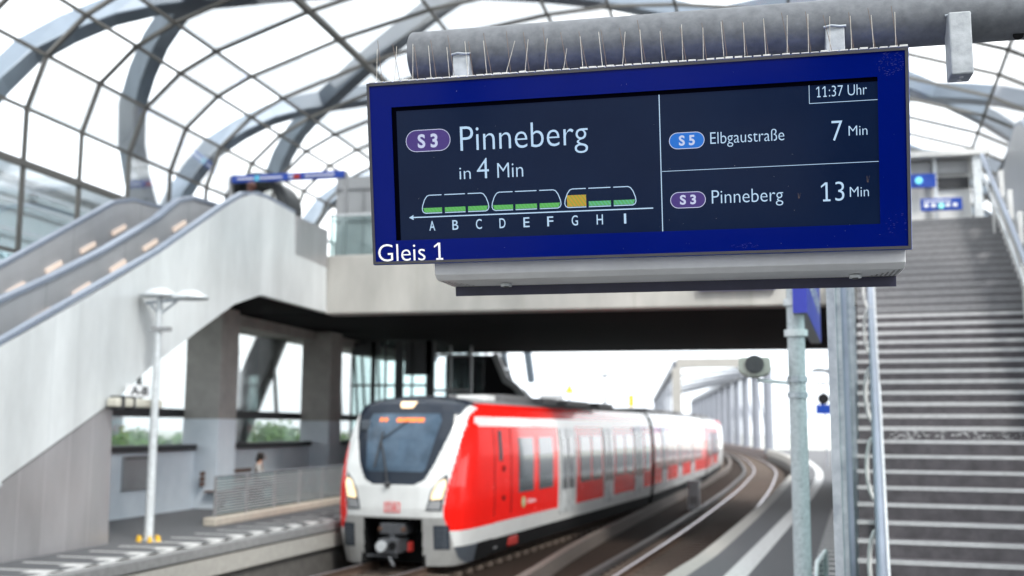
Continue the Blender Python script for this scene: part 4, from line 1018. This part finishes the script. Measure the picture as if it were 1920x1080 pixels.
for a in range(6):
    q = a*math.pi/3; m.tube([(.2*math.cos(q), .14*math.sin(q), 0), (.2*math.cos(q), .14*math.sin(q), .10)], .045, 10, rads=[.05, .03])
m.build('blocks', 'yellow', t)
t = thing('security_camera', 'cream tubular camera housing below the escalator corner', 'camera')
MB().box(-11.2, -10.98, 17.0, 18.5, 2.42, 2.58).build('housing', mat('cream_paint', (.58, .56, .48), .5), t, bevel=.03)
m = MB(); m.box(-11.21, -10.97, 17.12, 17.22, 2.38, 2.62); m.box(-11.21, -10.97, 17.5, 17.56, 2.38, 2.62); m.build('clamp_band', 'dark', t)
t = thing('section_sign', 'small white sign with platform section letters above the camera', 'sign')
MB().box(-11.12, -11.06, 17.45, 18.15, 2.62, 2.84).build('board', 'decal', t)
m = text_mb('A-B', 17.52, 18.08, 2.66, .14, bold=.03); m.v = [(-11.055, x, z) for x, y, z in m.v]; m.build('lettering', 'dark', t, fix=False)
t = thing('round_signal_lamp', 'dark round lamp on a short arm beside the glass screen', 'lamp', (1.85, 30, 2.9))
MB().tube([(0, -.1, 0), (0, .1, 0)], .15, 18, smooth=False).build('drum', 'dark', t)
MB().bar((-.2, 0, .42), (.7, 0, .42), .05).build('arm', 'dark', t); MB().bar((0, 0, .42), (0, 0, .12), .03).build('hanger', 'greyp', t)
MB().tube([(.7, 0, -2.9), (.7, 0, .5)], .06, 10).build('pole', 'galv', t)
for x, y, z, lb_ in ((3.9, 62, 2.9, 'small far blue sign right of the post'), (3.1, 75, 2.7, 'tiny faint blue sign farther down the platform')):
    t = thing('far_platform_sign', lb_, 'sign', (x, y, 0)); MB().box(-.5, .5, 0, .1, z, z+.55).build('board', 'blue', t); MB().tube([(0, .1, 0), (0, .1, z)], .05, 8).build('pole', 'galv', t)

# ------------------------------------------------------------------ ramp railing, bench, people
t = thing('ramp_railing', 'glass railing with thin horizontal rails on a beige kerb', 'railing')
MB().box(-11.35, -11.05, 20.9, 33, 0, .17).build('kerb', mat('beige_stone', (.50, .45, .38), .8, 0, .15, 6), t, bevel=.02)
m = MB()
for k in range(13): m.tube([(-11.2, 21.1, .25+k*.058), (-11.2, 33, .25+k*.058)], .013, 5)
m.build('horizontal_rails', 'galv_lt', t)
MB().tube([(-11.2, 21.1, 1.02), (-11.2, 33, 1.02)], .022, 8).build('top_rail', 'galv', t)
for k in range(9): MB().box(-11.22, -11.18, 21.08+k*1.45, 21.14+k*1.45, 0, 1.02).build('post', 'greyp', t)
MB().box(-11.245, -11.235, 21.2, 33, .2, 1.0).build('glass_pane', glass('teal_pane', (.66, .84, .83), .1, .1), t)
t = thing('bench', 'brown slatted platform bench against the pale wall behind the railing', 'bench', (-13.3, 26.2, 0))
m = MB(); 
for k in range(4): m.box(-.25+k*.125, -.15+k*.125, -1.3, 1.5, .43, .47)
m.build('seat', 'brown', t)
m = MB()
for k in range(3): m.box(-.36, -.32, -1.3, 1.5, .58+k*.13, .68+k*.13)
m.build('backrest', 'brown', t)
for y in (-1.0, 1.2): MB().box(-.3, .2, y-.03, y+.03, 0, .43).build('leg', 'dark', t)

def skinned(name, pts, edges, rads, mt, parent, sub=2):
    me = bpy.data.meshes.new(name); me.from_pydata(pts, edges, []); me.materials.append(M[mt]); o = bpy.data.objects.new(name, me); col.objects.link(o)
    s = o.modifiers.new('skin', 'SKIN'); s.use_smooth_shade = True; d = me.skin_vertices[0].data
    for i, r in enumerate(rads): d[i].radius = (r if isinstance(r, tuple) else (r, r)); d[i].use_root = (i == 0)
    sb = o.modifiers.new('sub', 'SUBSURF'); sb.levels = sub; sb.render_levels = sub
    if parent: o.parent = parent
    return o
def person(loc, rz, label, J, shirt, hair, trousers, hairshape):
    """J: joints dict in local metres (facing +y)"""
    p = thing('person', label, 'person', loc, rz)
    K = ['pelvis', 'belly', 'chest', 'neck', 'head', 'hl', 'kl', 'al', 'tl', 'hr', 'kr', 'ar', 'tr', 'sl', 'el', 'wl', 'ml', 'sr', 'er', 'wr', 'mr']
    Rr = dict(pelvis=(.15, .11), belly=(.13, .10), chest=(.16, .11), neck=.052, head=(.075, .09), hl=.085, hr=.085, kl=.057, kr=.057, al=.04, ar=.04, tl=.032, tr=.032, sl=.06, sr=.06, el=.042, er=.042, wl=.028, wr=.028, ml=.03, mr=.03)
    E_ = [('pelvis', 'belly'), ('belly', 'chest'), ('chest', 'neck'), ('neck', 'head'), ('pelvis', 'hl'), ('hl', 'kl'), ('kl', 'al'), ('al', 'tl'), ('pelvis', 'hr'), ('hr', 'kr'), ('kr', 'ar'), ('ar', 'tr'), ('chest', 'sl'), ('sl', 'el'), ('el', 'wl'), ('wl', 'ml'), ('chest', 'sr'), ('sr', 'er'), ('er', 'wr'), ('wr', 'mr')]
    pts = [J[k] for k in K]; ed = [(K.index(a), K.index(b)) for a, b in E_]; rad = [Rr[k] for k in K]
    # fingers: five short chains off each palm
    for w_, m_ in (('wl', 'ml'), ('wr', 'mr')):
        a, b = Vector(J[w_]), Vector(J[m_]); d = (b-a).normalized(); sd = d.cross(Vector((0, 0, 1)));
        if sd.length < .1: sd = Vector((0, 1, 0))
        sd.normalize(); up = sd.cross(d)
        for k, ln in enumerate((.07, .082, .088, .08, .06)):
            base = b+sd*((k-2)*.017) if k else a+d*.03+sd*-.035
            q1 = base+d*ln*.5+(sd*-.02 if k == 0 else Vector((0, 0, 0))); q2 = q1+d*ln*.4-up*.02
            i = len(pts); pts += [tuple(q1), tuple(q2)]; rad += [.009, .007]; ed += [(K.index(m_) if k else K.index(w_), i), (i, i+1)]
    skinned('body', pts, ed, rad, 'skin', p)
    cl = ['belly', 'pelvis', 'chest', 'neck', 'sl', 'el', 'wl', 'sr', 'er', 'wr']; JJ = dict(J); JJ['neck'] = tuple(Vector(J['chest']).lerp(Vector(J['neck']), .55))
    for a, b in (('el', 'wl'), ('er', 'wr')): JJ[b] = tuple(Vector(J[a]).lerp(Vector(J[b]), .85))
    rs = dict(belly=(.155, .125), pelvis=(.165, .13), chest=(.18, .13), neck=.075, sl=.078, sr=.078, el=.058, er=.058, wl=.045, wr=.045)
    skinned('shirt', [JJ[k] for k in cl], [(1, 0), (0, 2), (2, 3), (2, 4), (4, 5), (5, 6), (2, 7), (7, 8), (8, 9)], [rs[k] for k in cl], shirt, p)
    tl = ['pelvis', 'hl', 'kl', 'al', 'hr', 'kr', 'ar']; rt_ = [(.165, .13), .105, .072, .06, .105, .072, .06]
    skinned('trousers', [J[k] for k in tl], [(0, 1), (1, 2), (2, 3), (0, 4), (4, 5), (5, 6)], rt_, trousers, p)
    h = Vector(J['head'])
    m = MB(); m.sphere(h+Vector((0, -.02, .03)), .105, 16, 10, (1, 1.1, 1.05)); 
    for q in hairshape: m.sphere(h+Vector(q[:3]), q[3], 12, 8)
    # carve the face side by pushing hair behind the brow
    m.v = [(x, min(y, h.y+.055+max(0, (z-h.z-.04))*.5), z) for x, y, z in m.v]; m.build('hair', hair, p)
    m = MB(); m.sphere(h+Vector((0, .108, -.005)), .016, 8, 6, (1, 1.3, 1.5)); m.build('nose', 'skin', p)
    m = MB()
    for s in (-1, 1): m.sphere(h+Vector((s*.033, .094, .018)), .010, 8, 6)
    m.build('eyes', 'hair', p)
    m = MB(); m.sphere(h+Vector((0, .095, -.048)), .02, 8, 6, (1.2, .5, .35)); m.build('mouth', 'buffred', p)
    for s in (-1, 1):
        m = MB(); m.sphere(h+Vector((s*.082, 0, 0)), .025, 8, 6, (.4, .7, 1.1)); m.build('ear', 'skin', p)
        m = MB(); c = Vector(J['tl' if s < 0 else 'tr']); m.sphere(c+Vector((0, 0, 0)), .055, 10, 8, (.8, 2.0, .8)); m.build('shoe', 'cloth2', p)
    return p
sit = dict(pelvis=(0, 0, .53), belly=(0, -.02, .70), chest=(0, 0, .95), neck=(0, .03, 1.12), head=(0, .07, 1.24), hl=(-.10, .05, .52), kl=(-.12, .45, .50), al=(-.12, .44, .10), tl=(-.12, .56, .05), hr=(.10, .05, .52), kr=(.12, .45, .50), ar=(.12, .48, .10), tr=(.12, .60, .05),
           sl=(-.19, 0, 1.02), el=(-.24, .10, .76), wl=(-.16, .32, .68), ml=(-.13, .39, .67), sr=(.19, 0, 1.02), er=(.24, .10, .76), wr=(.16, .32, .68), mr=(.13, .39, .67))
person((-13.22, 27.3, 0), R(-75), 'dark-haired person in a pale top sitting on the bench behind the railing', sit, 'cloth', 'hair', 'cloth2', [(0, -.09, -.06, .07), (0, -.07, .09, .05)])
stand = dict(pelvis=(0, 0, .95), belly=(0, -.01, 1.12), chest=(0, -.01, 1.36), neck=(0, .01, 1.52), head=(0, .03, 1.65), hl=(-.09, 0, .90), kl=(-.1, .10, .50), al=(-.1, .02, .09), tl=(-.1, .14, .04), hr=(.09, 0, .90), kr=(.1, .02, .50), ar=(.1, -.12, .10), tr=(.1, 0, .05),
             sl=(-.19, -.01, 1.43), el=(-.25, -.05, 1.15), wl=(-.24, .10, .92), ml=(-.24, .15, .86), sr=(.19, -.01, 1.43), er=(.25, -.02, 1.15), wr=(.25, .14, .94), mr=(.25, .2, .89))
MB().box(-12.41, -11.41, 22.0, 26.9, 6.205, 6.38).build('landing_plate', 'steel', es)
person((-11.95, 23.7, 6.28), R(-12), 'auburn-haired person stepping off at the top of the escalator', stand, 'cloth2', 'hair2', 'cloth2', [(0, -.05, -.08, .09), (.03, -.03, .02, .11)])

# ------------------------------------------------------------------ truss bridge beyond the station
br = thing('truss_bridge', 'long pale steel truss bridge carrying the tracks away', 'bridge')
BD = Vector((-.105, .995, 0)); BR0 = Vector((1.55, 118, 0)); BL0 = Vector((-8.1, 118, 0)); M['bridge'] = mat('bridge_paint', (.20, .215, .25), .5, .1, .1, .6); M['bridge2'] = mat('bridge_rust_paint', (.16, .12, .11), .6, .1, .2, .6)
up = Vector((0, 0, 1)); HT = 9.0; LB = 156
MB().bar(BL0+up*HT, BL0+BD*LB+up*HT, .8, .8).build('top_chord', 'bridge', br); MB().bar(BR0+up*HT, BR0+BD*LB+up*HT, .8, .8).build('top_chord', 'bridge', br)
for A in (BL0, BR0): MB().bar(A+up*-.8, A+BD*LB+up*-.8, .9, 1.2).build('bottom_chord', 'bridge2', br)
for k in range(14):
    for A in (BL0, BR0):
        b = A+BD*(12*k); r = (.14 if A is BL0 else .5)
        MB().tube([b+up*-.5, b+up*(HT-.3)], r, 10).build('vertical', 'bridge', br)
for k in range(13):
    MB().bar(BR0+BD*(12*k)+up*-.3, BR0+BD*(12*k+12)+up*(HT-.3), .16, .16).build('diagonal', 'bridge', br)
    if k % 2: continue
    a = BL0+BD*(12*k+8)+up*(HT+.1); b = BR0+BD*(4*k)+up*(HT+.1); MB().bar(a, b, .45, .3).build('cross_beam', 'bridge', br)
M['portal'] = mat('portal_paint', (.30, .29, .27), .6, 0, .1, 1)
MB().bar(BL0-BD*.6+up*(HT+.1), BR0-BD*.6+up*(HT+.1), .8, 1.0).build('portal_beam', 'portal', br); MB().bar(BL0-BD*.6+up*-1, BL0-BD*.6+up*(HT-.4), .9, .9).build('portal_post', 'portal', br)
t = thing('signal_mast', 'thin mast with a yellow triangle beyond the train roof', 'mast', (-16.9, 100, -1)); MB().tube([(0, 0, 0), (0, 0, 10)], .09, 8).build('pole', 'galv', t)
MB().prism([(-.5, 6.3), (.5, 6.3), (0, 7.2)], lambda a, b, q: (a, q, b), -.15, -.1).build('triangle', 'yellow', t)
t = thing('relay_cabinet', 'pale box on legs beside the signal mast', 'cabinet', (-18, 98, -1)); MB().box(-1.3, .8, -.4, .4, 5.2, 6.1).build('box', 'greyp', t); MB().box(-.3, -.1, -.1, .1, 0, 5.2).build('leg', 'greyp', t)
t = thing('lamp_mast', 'tall dark lamp mast far beyond the train', 'mast', (-20.3, 150, -6)); MB().tube([(0, 0, 0), (0, 0, 15.6)], .22, 8, rads=[.3, .14]).build('pole', 'dark', t); MB().box(-1.2, 1.2, -.3, .3, 15.3, 15.6).build('lamp_head', 'dark', t)
t = thing('yellow_marker', 'slim yellow marker post left of the bridge', 'marker', (-10.2, 92, -1)); MB().tube([(0, 0, 0), (0, 0, 5.0)], .08, 8).build('pole', 'galv', t); MB().box(-.22, .22, -.1, .1, 4.9, 5.9).build('marker_plate', 'yellow', t)
t = thing('track_cabinet', 'small grey cabinet standing between the two tracks', 'cabinet', (-2.35, 43, -1.05)); MB().box(-.22, .22, -.22, .22, 0, 1.05).build('box', 'galv_lt', t, bevel=.02); MB().box(-.25, .25, -.25, .25, 1.05, 1.12).build('lid', 'greyp', t); m = MB(); m.box(-.15, .15, -.23, -.22, .2, .5); m.build('door', 'greyp', t)

# ------------------------------------------------------------------ trees and the other station hall outside
def tree_mesh(h, seed):
    rnd = random.Random(seed); tk = MB(); tk.tube([(0, 0, 0), (.1, .05, h*.3), (-.05, 0, h*.6), (0, 0, h*.85)], .3, 8, rads=[.32, .24, .15, .05])
    cl = []
    for k in range(14):
        a = rnd.uniform(0, 6.28); z = h*rnd.uniform(.35, .9); r = h*.30*math.sin(math.pi*min(1, max(.2, (z/h-.2)/.85)))*rnd.uniform(.5, 1); q = (r*math.cos(a), r*math.sin(a), z)
        tk.tube([(0, 0, z*.7), q], .06, 5); cl.append((q, h*rnd.uniform(.09, .16)))
    lf = MB()
    for k in range(2600):
        (x, y, z), R_ = rnd.choice(cl); d = Vector((rnd.gauss(0, 1), rnd.gauss(0, 1), rnd.gauss(0, 1))).normalized()*R_*rnd.random()**.4
        c = Vector((x, y, z))+d; u = Vector((rnd.gauss(0, 1), rnd.gauss(0, 1), rnd.gauss(0, 1))).normalized(); v = u.cross(Vector((rnd.gauss(0, 1), rnd.gauss(0, 1), rnd.gauss(0, 1)))).normalized(); s = rnd.uniform(.10, .22)
        lf.add([c-u*s, c+v*s*.6, c+u*s, c-v*s*.6], [(0, 1, 2, 3)])
    return tk, lf
protos = []
def tree(i, x, y, label):
    if len(protos) < 3:
        t = thing('tree', label, 'tree', (x, y, -6), group='trees outside the left windows'); tk, lf = tree_mesh(10.5, i); tk.build('trunk', 'bark', t); lf.build('crown', 'leaf', t, fix=False); protos.append(t); t.scale = (1.2, 1.2, .74); return t
    else:
        t = copy_tree(protos[i % 3]); t.location = (x, y, -6); t['label'] = label; t.rotation_euler = (0, 0, i*1.3)
    s = 1+.16*((i*7) % 5-2)/2; t.scale = (s*1.25, s*1.25, s*.72); return t
T_ = [(-34, 52), (-38, 60), (-30, 55), (-36, 70), (-44, 66), (-33, 63), (-40, 82), (-31, 70), (-47, 76), (-28, 62), (-50, 92), (-35, 88)]
for i, (x, y) in enumerate(T_):
    tree(i, x, y, 'blurred green tree seen through the left platform windows')
hl = thing('distant_station_hall', 'pale elevated glass hall with curved arches outside beyond the left roof', 'building')
M['halo'] = mat('pale_hall_steel', (.24, .29, .33), .5, .1, .08, .3)
MB().box(-74, -50, 25, 104, 19.4, 20.6).build('roof_band', 'halo', hl)
for k in range(11):
    y = 27+k*7; P = [(-50-6*(1-math.cos(a)), y+3.4*math.sin(a*1.2), 19.4*math.sin(a)) for a in [math.pi/2*q/12 for q in range(6, 13)]]
    MB().tube(P, .35, 8).build('arch', 'halo', hl); P = [(x, 2*y-yy, z) for x, yy, z in P]; MB().tube(P, .3, 8).build('arch', 'halo', hl)
m = MB()
for z in (13.0, 13.9, 15.4, 17.4, 18.4): m.box(-50.1, -49.9, 25, 104, z, z+.25)
m.build('facade_rail', 'halo', hl)
MB().box(-74, -51.2, 25, 104, 11.9, 12.6).build('viaduct_deck', 'halo', hl)
for k in range(4): MB().tube([(-62, 30+k*22, -6), (-62, 30+k*22, 11.9)], .6, 10).build('viaduct_pier', 'halo', hl)
M['hallglass'] = glass('hall_glass', (.75, .88, .90), .2, .1)
MB().box(-51.1, -51, 25, 104, 12.6, 19.4).build('facade_glass', 'hallglass', hl)
